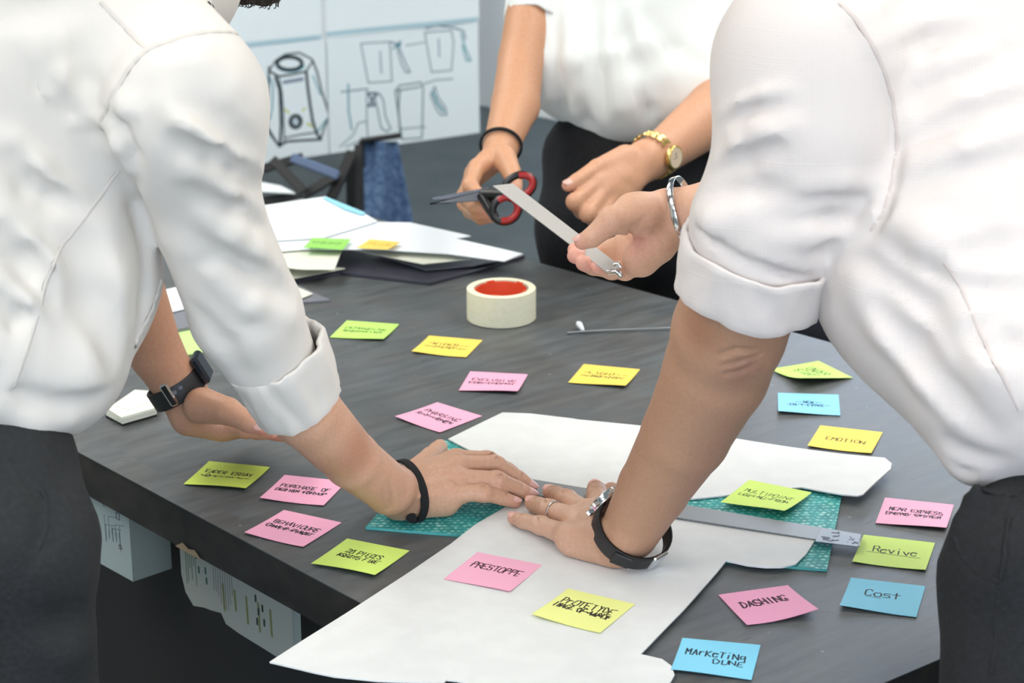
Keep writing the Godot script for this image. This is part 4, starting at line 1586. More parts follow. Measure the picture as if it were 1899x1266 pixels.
func hand(b: Blob, wrist: Vector3, wr: float, fingers: Array, thumb: Array, fat := 1.0, back := Vector3.ZERO) -> void:
	# fingers: four lists of [point, radius] from knuckle to tip; thumb the same, from the root in the palm
	var mid := Vector3.ZERO
	for f in fingers:
		mid += f[0][0] / 4.0
	for f in fingers:
		var root: Vector3 = wrist + (f[0][0] - mid) * 0.38
		b.add(root, wr * 0.66, f[0][0], f[0][1] * 1.06 * fat, 0.008)
	for i in 3:
		b.add(fingers[i][0][0].lerp(wrist, 0.08), fingers[i][0][1] * 0.95, fingers[i + 1][0][0].lerp(wrist, 0.08), fingers[i + 1][0][1] * 0.95, 0.006)
		b.add(fingers[i][0][0].lerp(wrist, 0.4), wr * 0.5 * fat, fingers[i + 1][0][0].lerp(wrist, 0.4), wr * 0.5 * fat, 0.008)
	for f in fingers:
		for i in f.size() - 1:
			var k := 0.005 if i == 0 else 0.003
			b.add(f[i][0], f[i][1], f[i + 1][0], f[i + 1][1], k)
			if i == 1:      # knuckle
				b.add(f[i][0], f[i][1] * 1.07, f[i][0].lerp(f[i + 1][0], 0.06), f[i][1] * 1.07, 0.004)
	for i in thumb.size() - 1:
		b.add(thumb[i][0], thumb[i][1], thumb[i + 1][0], thumb[i + 1][1], 0.008 if i == 0 else 0.003)
	if back != Vector3.ZERO:       # wrinkles across the finger joints
		for f in fingers:
			for j in [1, 2]:
				var t: Vector3 = (f[j + 1][0] - f[j - 1][0]).normalized()
				var u := (back - t * back.dot(t)).normalized()
				var s := t.cross(u)
				var r: float = f[j][1] * (1.07 if j == 1 else 1.0)
				for w in ([-0.0028, 0.0, 0.0028] if j == 1 else [0.0, 0.0022]):
					var c: Vector3 = f[j][0] + t * w + u * (r + 0.0005)
					b.add(c - s * r * 0.55 - u * r * 0.15, 0.0011, c + s * r * 0.55 - u * r * 0.15, 0.0011, 0.0015, 1)

func tips_tint(b: Blob, fingers: Array, thumb: Array, c: Color, kn: Color) -> void:
	for f in fingers + [thumb]:
		b.spots.append([f[f.size() - 1][0], 0.016, c])
	for f in fingers:
		b.spots.append([f[1][0], 0.012, kn])
		b.spots.append([f[0][0], 0.015, kn])

var pending := []
func later(list: Array, called: String, m: Material, parent: Node) -> MeshInstance3D:      # list of [blob, cell], meshed side by side while the rest is built
	var o := put(null, called, m, parent)
	var jobs := []
	for q in list:
		var th := Thread.new()
		th.start(func() -> Dictionary: return (q[0] as Blob).build(q[1]))
		jobs.append(th)
	pending.append([o, jobs])
	return o

func finish_bodies() -> void:
	for q in pending:
		var out := []
		for th in q[1]:
			out.append((th as Thread).wait_to_finish())
		(q[0] as MeshInstance3D).mesh = join(out)
	pending.clear()

func puckers(marks: Array, path: Array, dx: float, dy: float, gap: float, r: float, h: float) -> void:    # gathered cloth along a seam
	for i in range(0, path.size() - 2, 2):
		var a := Vector2(path[i], path[i + 1])
		var b := Vector2(path[i + 2], path[i + 3])
		var n := maxi(1, int(a.distance_to(b) / gap))
		for k in n:
			var q := a.lerp(b, (k + rng.randf_range(0.2, 0.8)) / n)
			var f := rng.randf_range(0.7, 1.4)
			marks.append([[q.x, q.y, q.x + dx * f, q.y + dy * f], r, h * rng.randf_range(0.6, 1.3)])

func skin(r: int, g: int, b: int) -> Color:
	return Color8(r, g, b).srgb_to_linear()

func loop_band(parent: Node, called: String, m: Material, at: Vector3, axis: Vector3, side: Vector3, ra: float, rb: float, wide: float, thick: float, from_deg := 0.0, to_deg := 360.0) -> void:
	# a strap round a limb: ellipse of radii ra (along side) and rb, flat section
	var ax := axis.normalized()
	var s := (side - ax * side.dot(ax)).normalized()
	var w := ax.cross(s)
	var sp := Soup.new()
	var list := []
	var full := to_deg - from_deg >= 359.9
	var n := 40
	for k in (n if full else n + 1):
		var q := deg_to_rad(lerpf(from_deg, to_deg, float(k) / n))
		var o := s * cos(q) * ra + w * sin(q) * rb
		var e := (s * cos(q) / ra + w * sin(q) / rb).normalized()
		var h := wide / 2
		list.append(PackedVector3Array([at + o - ax * h, at + o - ax * h * 0.9 + e * thick, at + o + ax * h * 0.9 + e * thick, at + o + ax * h]))
	sp.rings(list, true, not full, full)
	put(sp.mesh(), called, m, parent)

func rolled_cuff(parent: Node, m: Material, c0: Vector3, r0: float, c1: Vector3, r1: float, thick: float, seed_value: int, flat := 1.0, flat_dir := Vector3.UP) -> void:
	# turned-back end of a sleeve: a double tube with rounded lips and an uneven edge
	var ax := (c1 - c0).normalized()
	var s := ax.cross(Vector3.UP if absf(ax.y) < 0.9 else Vector3.RIGHT).normalized()
	if flat != 1.0:
		s = (flat_dir - ax * flat_dir.dot(ax)).normalized()
	var w := ax.cross(s)
	var n := noise_of(seed_value, 1.0, 2)
	var prof := []      # [along 0..1, offset]
	for k in 9:
		prof.append([lerpf(0.0, 1.0, k / 8.0), 0.0])
	prof.append([1.03, -thick * 0.5])
	for k in 7:
		prof.append([lerpf(1.0, 0.0, k / 6.0), -thick])
	prof.append([-0.03, -thick * 0.5])
	var list := []
	var sides := 72
	for p in prof:
		var ring := PackedVector3Array()
		for j in sides:
			var q := -TAU * j / sides
			var cq := cos(q)
			var sq := sin(q)
			var wob := n.get_noise_3d(cq * 1.6, sq * 1.6, p[0] * 0.8) * 0.005 + n.get_noise_3d(cq * 4.0, sq * 4.0, p[0] * 1.5 + 9.0) * 0.0012
			var r: float = lerpf(r0, r1, clampf(p[0], 0.0, 1.0)) + p[1] + wob
			var along: float = p[0] + n.get_noise_3d(cq * 1.4, sq * 1.4, 5.0) * 0.08
			ring.append(c0.lerp(c1, along) + s * (cq * r * flat) + w * (sq * r))
		list.append(ring)
	var sp := Soup.new()
	sp.rings(list, true, false, true)
	put(sp.mesh(), "cuff", m, parent)

func head(b: Blob, c: Vector3, look: Vector3, crown: Vector3) -> void:
	var f := look.normalized()
	var u := (crown - f * crown.dot(f)).normalized()
	var s := f.cross(u)
	b.add(c + u * 0.03 - f * 0.02, 0.083, c + u * 0.035 + f * 0.012, 0.080, 0.03)
	b.add(c - u * 0.02 + f * 0.03, 0.062, c - u * 0.075 + f * 0.045, 0.040, 0.04)
	b.add(c + u * 0.012 + f * 0.088, 0.008, c - u * 0.022 + f * 0.104, 0.013, 0.01)
	b.add(c + u * 0.03 + f * 0.083 - s * 0.035, 0.008, c + u * 0.03 + f * 0.083 + s * 0.035, 0.008, 0.012)
	for q in [-1.0, 1.0]:
		b.add(c + s * 0.078 * q + u * 0.018, 0.008, c + s * 0.08 * q - u * 0.02, 0.006, 0.008)
		b.add(c + u * 0.012 + f * 0.094 + s * 0.032 * q, 0.012, c + u * 0.012 + f * 0.095 + s * 0.030 * q, 0.012, 0.008, 1)
		b.add(c + u * 0.012 + f * 0.072 + s * 0.031 * q, 0.012, c + u * 0.012 + f * 0.073 + s * 0.031 * q, 0.012, 0.003)
		b.spots.append([c + u * 0.012 + f * 0.084 + s * 0.031 * q, 0.009, Color(0.03, 0.02, 0.02)])
	b.add(c - u * 0.052 + f * 0.093 - s * 0.018, 0.003, c - u * 0.052 + f * 0.093 + s * 0.018, 0.003, 0.004, 1)
	b.spots.append([c - u * 0.052 + f * 0.088, 0.022, skin(176, 104, 96)])

func hair_cap(parent: Node, c: Vector3, look: Vector3, crown: Vector3, long_: float, seed_value: int) -> void:
	var f := look.normalized()
	var u := (crown - f * crown.dot(f)).normalized()
	var b := Blob.new()
	b.add(c + u * 0.045 - f * 0.03, 0.088, c + u * 0.05 + f * 0.005, 0.084, 0.02)
	b.add(c - f * 0.05 + u * 0.01, 0.075, c - f * 0.06 - u * long_, 0.05, 0.03)
	b.add(c + f * 0.10 - u * 0.02, 0.075, c + f * 0.10 - u * 0.05, 0.075, 0.01, 1)
	b.noise = noise_of(seed_value, 60.0, 2)
	b.amp = 0.006
	b.base = Color.WHITE
	put(join([b.build(0.008)]), "hair", mats.hair, parent)

func legs(t: Blob, hip_a: Vector3, hip_b: Vector3, r: float, step: Vector3) -> Array:
	var feet := []
	for h in [hip_a, hip_b]:
		var knee := Vector3(h.x, 0.48, h.z) + step * 0.4
		var ank := Vector3(h.x, 0.10, h.z) + step * 0.2
		t.add(h, r, knee, r * 0.72, 0.03)
		t.add(knee, r * 0.72, ank, r * 0.55, 0.03)
		feet.append(ank)
	return feet

func shoes(parent: Node, feet: Array, dir: Vector3) -> void:
	for p in feet:
		var b := Blob.new()
		var g := Vector3(p.x, 0.0, p.z)
		var f := dir.normalized()
		b.add(g + Vector3(0, 0.045, 0) - f * 0.05, 0.040, g + Vector3(0, 0.04, 0) + f * 0.08, 0.042, 0.02)
		b.add(g + Vector3(0, 0.04, 0) + f * 0.08, 0.042, g + Vector3(0, 0.028, 0) + f * 0.16, 0.030, 0.02)
		b.add(g + Vector3(0, 0.05, 0) - f * 0.02, 0.04, g + Vector3(0, 0.12, 0), 0.045, 0.02)
		b.cut(Vector3(0, 0.001, 0), Vector3.DOWN)
		put(join([b.build(0.012)]), "shoe", mats.shoe, parent)

func inner_body(shirt: Blob, count: int, feet: Array, hips: Array, less := 0.014) -> Blob:
	var b := Blob.new()
	for i in count:
		var ra := shirt.RA[i] - less
		var rb := shirt.RA[i] + shirt.DR[i] - less
		b.add(shirt.A[i], maxf(ra, 0.02), shirt.A[i] + shirt.BA[i], maxf(rb, 0.02), 0.03)
	for i in 2:
		var knee: Vector3 = feet[i].lerp(hips[i], 0.48)
		b.add(hips[i], 0.06, knee, 0.045, 0.03)
		b.add(knee, 0.045, feet[i], 0.032, 0.03)
	return b

# --- the man on the left, leaning on his right hand
func person_left() -> void:
	var o := thing("person", "person in a cream shirt and charcoal trousers with a black wristband", "person", Vector3(-0.45, 0, -1.88))
	var sb := Blob.new()
	rc(sb, 60, 60, 2.06, 230, 74, 510, 2.10, 222, 0.03)
	rc(sb, 74, 510, 2.10, 222, 58, 640, 2.08, 186, 0.01)
	rc(sb, -140, 150, 2.02, 240, -120, 600, 2.04, 210, 0.05)
	rc(sb, 60, 60, 2.30, 205, 50, 600, 2.26, 165, 0.03)
	rc(sb, 240, -70, 2.20, 196, 60, 40, 2.05, 235, 0.05)
	rc(sb, 240, -70, 2.20, 196, 200, 40, 2.34, 140, 0.04)
	var core := sb.A.size()
	# near sleeve
	rc(sb, 338, 196, 2.00, 136, 386, 400, 2.06, 102, 0.014)
	rc(sb, 386, 400, 2.06, 102, 456, 580, 2.13, 104, 0.008)
	rc(sb, 456, 580, 2.13, 104, 502, 668, 2.17, 86, 0.008)
	rc(sb, 250, 60, 2.05, 150, 338, 196, 2.00, 138, 0.05)
	# far sleeve
	rc(sb, 200, 40, 2.34, 120, 225, 440, 2.40, 82, 0.03)
	rng.seed = 31
	var marks := [
		[[50, 104, 82, 152, 133, 208, 186, 250], 0.009, -0.009],
		[[70, 100, 102, 156, 146, 212, 180, 240], 0.010, 0.006],
		[[86, 78, 110, 148, 145, 200, 170, 226], 0.009, -0.006],
		[[98, 84, 125, 142, 160, 206], 0.011, 0.006],
		[[140, 100, 160, 150, 180, 190], 0.010, -0.004],
		[[186, 250, 209, 276, 226, 316, 259, 388, 290, 452], 0.009, -0.011],
		[[212, 196, 220, 234, 240, 284, 254, 336], 0.009, -0.009],
		[[214, 190, 232, 198, 246, 204], 0.009, 0.006],
		[[204, 236, 216, 268, 236, 316], 0.008, 0.005],
		[[320, 196, 350, 226, 390, 262, 436, 304, 474, 332], 0.014, 0.008],
		[[330, 262, 395, 296, 440, 326, 472, 348], 0.012, -0.008],
		[[345, 186, 412, 224, 466, 274], 0.011, -0.006],
		[[350, 320, 420, 362, 480, 398], 0.012, 0.005],
		[[360, 352, 430, 398, 492, 440], 0.012, -0.006],
		[[390, 404, 430, 434, 470, 468, 515, 508], 0.013, 0.008],
		[[380, 452, 450, 504, 515, 534], 0.012, -0.008],
		[[386, 484, 465, 540, 535, 560], 0.012, -0.006],
		[[400, 510, 470, 566, 540, 586], 0.011, 0.005],
		[[370, 580, 420, 640, 450, 690], 0.012, -0.005],
		[[20, 262, 66, 318, 100, 358, 140, 368], 0.012, 0.008],
		[[20, 300, 52, 346, 94, 372, 130, 384], 0.011, -0.008],
		[[0, 405, 40, 456, 88, 500, 110, 514], 0.013, 0.009],
		[[0, 438, 40, 486, 80, 520], 0.012, -0.009],
		[[0, 480, 50, 520, 84, 548], 0.012, -0.005],
		[[0, 528, 40, 570, 66, 598], 0.013, 0.009],
		[[0, 560, 36, 596, 60, 616], 0.010, -0.008],
		[[190, 430, 200, 520, 196, 640, 170, 700], 0.020, 0.007],
		[[150, 460, 165, 560, 205, 660], 0.018, -0.007],
		[[268, 480, 272, 550, 258, 620], 0.010, -0.007],
		[[0, 700, 50, 745, 120, 756, 180, 740], 0.014, -0.006],
		[[0, 760, 60, 790, 120, 784], 0.014, 0.005],
		[[300, 120, 370, 110, 430, 150], 0.014, 0.003],
		[[0, 30, 60, 16, 130, 6], 0.016, -0.005]]
	puckers(marks, [272, 92, 240, 125, 215, 165, 196, 205, 190, 236], -12, -7, 16, 0.006, 0.0032)
	puckers(marks, [360, 60, 315, 74, 280, 88], -6, -11, 17, 0.006, 0.002)
	puckers(marks, [99, 490, 64, 607, 23, 721], -9, 3, 22, 0.006, 0.0025)
	crease(sb, marks)
	var stop := (pd(555, 745, 2.21) - pd(505, 652, 2.165)).normalized()
	sb.cut(pd(535, 712, 2.195), stop, 0.004)
	var shirt := later([[sb, 0.0052]], "shirt", mats.shirt_cream, o)
	rolled_cuff(shirt, mats.shirt_cream, pd(506, 648, 2.165), 100 * 2.165 / F, pd(555, 744, 2.21), 84 * 2.21 / F, 0.006, 8)
	seam_strip(sb, [186, 2, 230, 48, 272, 90], 0.0028, 0.0010, mats.seam_cream, shirt)
	seam_strip(sb, [440, 62, 415, 58, 360, 62, 315, 76, 272, 92, 240, 125, 215, 165, 196, 205, 188, 240], 0.0030, 0.0011, mats.seam_cream, shirt)
	seam_strip(sb, [222, 318, 195, 355, 167, 391, 130, 440, 99, 490, 80, 550, 64, 607, 45, 665, 23, 721], 0.0022, 0.0006, mats.seam_cream, shirt)
	seam_strip(sb, [300, 520, 288, 560, 268, 605, 252, 640, 250, 680, 244, 705], 0.004, 0.0018, mats.seam_cream, shirt, "placket_edge")
	# trousers
	var tb := Blob.new()
	rc(tb, 8, 868, 2.05, 136, 20, 1010, 2.03, 148, 0.04)
	rc(tb, -130, 868, 2.05, 136, -120, 1010, 2.06, 140, 0.04)
	rc(tb, 20, 860, 2.2, 110, 20, 1010, 2.22, 120, 0.04)
	var ha := pd(22, 1010, 2.03)
	var hb := pd(10, 1000, 2.24)
	var feet := legs(tb, ha, hb, 148 * 2.03 / F, Vector3(0.02, 0, -0.02))
	crease(tb, [[[20, 850, 60, 890, 84, 925, 80, 985, 50, 1050, 15, 1112], 0.007, -0.006], [[120, 860, 100, 940, 110, 1010], 0.014, -0.005], [[40, 1130, 100, 1150, 150, 1140], 0.014, -0.006], [[60, 1200, 120, 1215, 165, 1200], 0.014, 0.004]])
	tb.noise = noise_of(14, 9.0, 2)
	tb.amp = 0.004
	var trs := later([[tb, 0.011]], "trousers", mats.trousers_charcoal, o)
	seam_strip(tb, [16, 846, 60, 888, 86, 925, 84, 985, 55, 1050, 18, 1112], 0.003, 0.0015, mats.trousers_charcoal, trs, "pocket_edge")
	shoes(o, feet, Vector3(0.6, 0, -0.8))
	# body
	var body := inner_body(sb, core, feet, [ha, hb], 0.028)
	var hc := pd(478, -215, 2.30)
	var look := Vector3(0.7, -0.55, -0.45)
	var crown := Vector3(0.45, 0.85, -0.1)
	body.add(pd(290, -110, 2.2), 0.055, hc - Vector3(0.03, 0.03, 0), 0.05, 0.03)
	head(body, hc + Vector3(0, 0.0, 0), look, crown)
	body.base = skin(196, 150, 122)
	# near arm and planted hand
	var a := Blob.new()
	a.base = skin(206, 162, 134)
	var m := 0.0034        # top of the mat
	rc(a, 470, 600, 2.15, 66, 566, 762, 2.235, 66, 0.005)
	rc(a, 566, 762, 2.235, 66, 652, 852, 2.32, 53, 0.005)
	rc(a, 652, 852, 2.32, 53, 722, 906, 2.40, 47, 0.005)
	var wrist := pt(742, 912, m + 0.031)
	a.add(pd(722, 906, 2.40), 47 * 2.4 / F, wrist, 0.0275, 0.005)
	var fin := [
		[[pt(846, 852, m + 0.040), 0.0115], [pt(904, 852, m + 0.033), 0.0095], [pt(944, 872, m + 0.018), 0.0085], [pt(962, 886, m + 0.010), 0.0075]],
		[[pt(852, 863, m + 0.042), 0.0120], [pt(918, 861, m + 0.036), 0.0100], [pt(963, 888, m + 0.019), 0.0090], [pt(984, 903, m + 0.010), 0.0078]],
		[[pt(846, 888, m + 0.036), 0.0118], [pt(921, 890, m + 0.031), 0.0098], [pt(962, 906, m + 0.016), 0.0086], [pt(984, 917, m + 0.009), 0.0074]],
		[[pt(830, 914, m + 0.027), 0.0112], [pt(894, 914, m + 0.026), 0.0092], [pt(932, 923, m + 0.014), 0.0080], [pt(955, 931, m + 0.008), 0.0068]]]
	var th := [[pt(768, 880, m + 0.024), 0.016], [pt(800, 848, m + 0.016), 0.0125], [pt(812, 836, m + 0.012), 0.011], [pt(816, 828, m + 0.010), 0.009]]
	hand(a, wrist, 0.027, fin, th, 1.0, Vector3(0.15, 1, 0.25))
	a.add(pt(745, 935, m + 0.014), 0.018, pt(825, 934, m + 0.014), 0.015, 0.015)
	a.cut(Vector3(0, TT + m + 0.0012, 0), Vector3.DOWN, 0.003)
	crease(a, [[[782, 882, 815, 874, 848, 864], 0.004, 0.0014], [[780, 898, 812, 894, 842, 890], 0.004, 0.0014], [[776, 920, 802, 918, 826, 916], 0.004, 0.0010], [[838, 890, 850, 896, 862, 899], 0.0035, -0.0022], [[722, 890, 728, 910, 730, 936], 0.004, -0.0016], [[712, 900, 716, 924, 720, 944], 0.004, -0.0012], [[800, 862, 816, 872, 832, 872], 0.003, 0.0009]])
	tips_tint(a, fin, th, skin(214, 158, 138), skin(190, 132, 104))
	a.spots.append([pd(640, 830, 2.28), 0.05, skin(178, 128, 100)])
	# far arm with the watch
	var c := Blob.new()
	c.base = skin(196, 150, 122)
	rc(c, 232, 500, 2.47, 62, 290, 655, 2.54, 50, 0.005)
	rc(c, 290, 655, 2.54, 50, 335, 725, 2.57, 44, 0.005)
	var w2 := pd(348, 742, 2.58)
	rc(c, 335, 725, 2.57, 44, 348, 742, 2.58, 45, 0.005)
	var fin2 := [
		[[pd(432, 770, 2.64), 0.012], [pd(482, 790, 2.62), 0.010], [pd(515, 800, 2.60), 0.009], [pd(535, 804, 2.58), 0.008]],
		[[pd(430, 780, 2.62), 0.0125], [pd(485, 796, 2.59), 0.0105], [pd(520, 803, 2.57), 0.0092], [pd(540, 807, 2.56), 0.008]],
		[[pd(424, 788, 2.60), 0.012], [pd(475, 797, 2.57), 0.010], [pd(510, 802, 2.56), 0.009], [pd(530, 806, 2.55), 0.008]],
		[[pd(410, 790, 2.57), 0.0115], [pd(455, 797, 2.55), 0.009], [pd(490, 801, 2.54), 0.008], [pd(508, 803, 2.53), 0.007]]]
	var th2 := [[pd(375, 752, 2.53), 0.021], [pd(422, 762, 2.50), 0.0155], [pd(462, 784, 2.48), 0.011], [pd(482, 793, 2.475), 0.0085]]
	hand(c, w2, 0.028, fin2, th2, 1.1)
	rc(c, 350, 775, 2.56, 34, 420, 790, 2.58, 26, 0.014)
	tips_tint(c, fin2, th2, skin(206, 150, 128), skin(184, 128, 98))
	var bm := later([[body, 0.016], [a, 0.0021], [c, 0.003]], "body", mats.skin, o)
	for i in 4:
		nail(bm, fin[i][2][0], fin[i][3][0], fin[i][3][1], Vector3(0.12, 1, 0.15))
	nail(bm, th2[2][0], th2[3][0], th2[3][1], Vector3(-0.1, 1, 0.75))
	hair_cap(o, hc, look, crown, 0.07, 6)
	var bd := Blob.new()      # hair hanging under the chin line, seen at the top of the picture
	rc(bd, 448, -14, 2.28, 22, 498, -18, 2.30, 29, 0.02)
	bd.noise = noise_of(66, 90.0, 2)
	bd.amp = 0.004
	put(join([bd.build(0.004)]), "beard", mats.hair, o)
	var curls := Soup.new()
	rng.seed = 8
	for k in 26:
		var x := rng.randf_range(432, 520)
		var y := rng.randf_range(-6, 6)
		var d := rng.randf_range(-14, 14)
		curls.tube([pd(x, y, 2.27), pd(x + d * 0.5, y + 10, 2.265), pd(x + d, y + 12, 2.265), pd(x + d * 1.3, y + rng.randf_range(4, 12), 2.27)], 0.0005, 5)
	put(curls.mesh(), "hair_curl", mats.hair, o)
	# what he wears on his wrists
	var band := thing("wristband", "black cloth wristband on the planted wrist", "wristband", pt(757, 912, m + 0.03))
	loop_band(band, "cloth_loop", mats.black_cloth, pt(755, 911, m + 0.0285), pt(775, 905, m + 0.03) - pt(735, 915, m + 0.03), Vector3.UP, 0.0335, 0.037, 0.010, 0.002)
	var knot := Soup.new()
	knot.tube([pt(755, 957, m + 0.012), pt(764, 961, m + 0.010), pt(771, 960, m + 0.010)], [0.004, 0.006, 0.004], 8)
	put(knot.mesh(), "knot", mats.black_cloth, band)
	var wt := thing("wrist_watch", "black smart watch with a dark strap on the wrist behind the torso", "watch", pd(330, 718, 2.56))
	var wax := pd(348, 742, 2.575) - pd(300, 668, 2.56)
	var wc := pd(329, 718, 2.567)
	loop_band(wt, "strap", mats.leather, wc, wax, pd(360, 690, 2.5) - wc, 0.0318, 0.0315, 0.024, 0.003)
	var cs := Soup.new()
	var cdir := (pd(372, 682, 2.56) - wc).normalized()
	cs.bevel_box(frame(wc + cdir * 0.038, wax, cdir), Vector3(0.034, 0.010, 0.034), 0.003)
	put(cs.mesh(), "case", mats.watch_glass, wt)
	cs = Soup.new()
	var bdir := (pd(300, 745, 2.5) - wc).normalized()
	cs.bevel_box(frame(wc + bdir * 0.037, wax, bdir), Vector3(0.029, 0.005, 0.010), 0.002)
	put(cs.mesh(), "buckle", mats.chrome, wt)
	cs = Soup.new()
	for q in [0.25, 0.55]:
		var hd := (pd(330, 735, 2.45) - wc).normalized()
		cs.tube([wc + hd * 0.0325 + cdir * (q - 0.4) * 0.03, wc + hd * 0.0365 + cdir * (q - 0.4) * 0.03], 0.0026, 8)
	put(cs.mesh(), "strap_hole", mats.black_plastic, wt)

# --- the person on the right
func person_right() -> void:
	var o := thing("person", "person in a pale linen shirt and black jeans with a leather strap watch", "person", Vector3(0.45, 0, -1.8))
	var sb := Blob.new()
	rc(sb, 1800, 120, 2.10, 240, 1790, 330, 2.08, 248, 0.05)
	rc(sb, 1790, 330, 2.08, 248, 1772, 490, 2.06, 246, 0.05)
	rc(sb, 1772, 490, 2.06, 246, 1888, 668, 2.00, 228, 0.05)
	rc(sb, 1888, 668, 2.00, 226, 1920, 735, 1.98, 150, 0.01)
	rc(sb, 2050, 200, 2.15, 260, 2080, 720, 2.05, 190, 0.06)
	rc(sb, 1760, 0, 2.32, 200, 1850, 500, 2.26, 190, 0.05)
	rc(sb, 1640, -90, 2.14, 150, 1850, -60, 2.15, 230, 0.05)
	var core := sb.A.size()
	rc(sb, 1888, 690, 2.00, 190, 1808, 850, 1.98, 44, 0.03)
	# near sleeve
	rc(sb, 1500, 120, 2.02, 156, 1494, 260, 2.02, 163, 0.012)
	rc(sb, 1494, 260, 2.02, 163, 1418, 420, 2.04, 138, 0.008)
	rc(sb, 1418, 420, 2.04, 138, 1404, 474, 2.055, 126, 0.008)
	rc(sb, 1580, -40, 2.08, 150, 1500, 120, 2.02, 158, 0.05)
	# far sleeve
	rc(sb, 1650, 40, 2.34, 130, 1520, 380, 2.34, 90, 0.03)
	rng.seed = 32
	var marks := [
		[[1340, 216, 1383, 202, 1420, 186, 1455, 170], 0.009, 0.008],
		[[1342, 236, 1388, 220, 1440, 200], 0.010, -0.006],
		[[1330, 300, 1373, 279, 1428, 251, 1470, 236], 0.010, 0.008],
		[[1330, 322, 1385, 298, 1440, 274], 0.010, -0.006],
		[[1352, 250, 1400, 238, 1450, 222], 0.008, 0.003],
		[[1310, 372, 1350, 356, 1400, 350, 1440, 356], 0.012, -0.005],
		[[1296, 400, 1320, 408, 1370, 400], 0.013, 0.006],
		[[1490, 370, 1545, 362, 1605, 372], 0.008, -0.004],
		[[1500, 345, 1560, 338, 1620, 340], 0.009, 0.003],
		[[1470, 420, 1530, 408, 1590, 412], 0.009, -0.005],
		[[1440, 440, 1500, 438, 1560, 446], 0.010, 0.004],
		[[1617, 430, 1686, 462, 1744, 488, 1823, 515, 1896, 535], 0.012, -0.010],
		[[1650, 405, 1720, 440, 1790, 474, 1890, 500], 0.016, 0.007],
		[[1800, 470, 1850, 462, 1899, 450], 0.014, -0.006],
		[[1560, 478, 1602, 486, 1715, 564, 1784, 623], 0.012, -0.006],
		[[1590, 540, 1650, 610, 1720, 690, 1780, 760], 0.018, 0.006],
		[[1640, 570, 1700, 640, 1770, 730, 1840, 800], 0.014, -0.006],
		[[1790, 600, 1840, 680, 1890, 730], 0.016, 0.005],
		[[1820, 620, 1860, 640, 1899, 640], 0.012, -0.006],
		[[1700, 160, 1780, 128, 1880, 92], 0.010, -0.005],
		[[1690, 235, 1790, 196, 1896, 160], 0.010, 0.004],
		[[1690, 262, 1790, 222, 1896, 184], 0.010, -0.005],
		[[1690, 310, 1790, 276, 1896, 240], 0.010, 0.004],
		[[1685, 345, 1780, 322, 1896, 290], 0.010, -0.005],
		[[1640, 70, 1700, 48, 1770, 30], 0.010, 0.005],
		[[1660, 110, 1730, 82, 1800, 66], 0.010, -0.005],
		[[1680, 150, 1750, 118, 1830, 96], 0.010, 0.005],
		[[1768, 862, 1790, 880, 1812, 878], 0.007, -0.006],
		[[1760, 820, 1800, 845, 1850, 850], 0.010, -0.005],
		[[1293, 425, 1330, 455, 1376, 484, 1417, 500, 1508, 518], 0.006, -0.006],
		[[1553, 2, 1594, 45, 1634, 116, 1657, 187, 1665, 253, 1654, 339, 1639, 394, 1614, 430, 1560, 462], 0.007, -0.006]]
	puckers(marks, [1556, 4, 1594, 45, 1634, 116, 1657, 187, 1665, 253], 22, -9, 13, 0.006, 0.0035)
	puckers(marks, [1580, 20, 1620, 80, 1650, 150], 60, -26, 34, 0.009, 0.004)
	puckers(marks, [1813, 608, 1852, 682, 1890, 760], 12, -4, 18, 0.006, 0.0025)
	crease(sb, marks)
	var shirt := later([[sb, 0.0052]], "shirt", mats.shirt_linen, o)
	rolled_cuff(shirt, mats.shirt_linen, pd(1410, 456, 2.045), 146 * 2.045 / F, pd(1386, 547, 2.075), 136 * 2.07 / F, 0.006, 18)
	seam_strip(sb, [1556, 4, 1594, 45, 1634, 116, 1657, 187, 1665, 253, 1654, 339, 1639, 394, 1614, 430], 0.0028, 0.0010, mats.seam_linen, shirt)
	seam_strip(sb, [1749, 488, 1783, 535, 1813, 608, 1852, 682, 1890, 760], 0.0022, 0.0006, mats.seam_linen, shirt)
	# jeans
	var tb := Blob.new()
	rc(tb, 1910, 945, 1.99, 104, 1908, 1060, 1.95, 154, 0.02)
	rc(tb, 2060, 945, 2.0, 110, 2070, 1060, 1.98, 150, 0.03)
	rc(tb, 1990, 930, 2.03, 110, 1990, 1060, 2.03, 130, 0.03)
	rc(tb, 1812, 912, 1.93, 22, 1800, 960, 1.93, 26, 0.02)
	var ha := pd(1912, 1060, 1.95)
	var hb := pd(2090, 1050, 2.0)
	var feet := legs(tb, ha, hb, 152 * 1.95 / F, Vector3(-0.01, 0, 0.0))
	rc(tb, 1908, 1060, 1.95, 154, 1915, 1300, 1.94, 174, 0.01)
	crease(tb, [[[1770, 995, 1800, 1045, 1850, 1078], 0.006, -0.005], [[1790, 925, 1800, 960, 1782, 1000], 0.008, -0.006], [[1850, 1090, 1840, 1180, 1832, 1260], 0.006, -0.003]])
	tb.noise = noise_of(24, 10.0, 2)
	tb.amp = 0.003
	var trs := later([[tb, 0.010]], "jeans", mats.jeans_black, o)
	seam_strip(tb, [1768, 995, 1785, 1030, 1815, 1062, 1852, 1080], 0.003, 0.0015, mats.jeans_black, trs, "pocket_edge")
	seam_strip(tb, [1872, 960, 1862, 1040, 1848, 1130, 1838, 1250], 0.0025, 0.0015, mats.jeans_black, trs, "side_seam")
	seam_strip(tb, [1822, 905, 1850, 915, 1890, 918], 0.003, 0.0015, mats.jeans_black, trs, "waistband_edge")
	shoes(o, feet, Vector3(-0.6, 0, -0.8))
	var body := inner_body(sb, core, feet, [ha, hb], 0.028)
	var hc := pd(1520, -330, 2.3)
	var look := Vector3(-0.75, -0.5, -0.4)
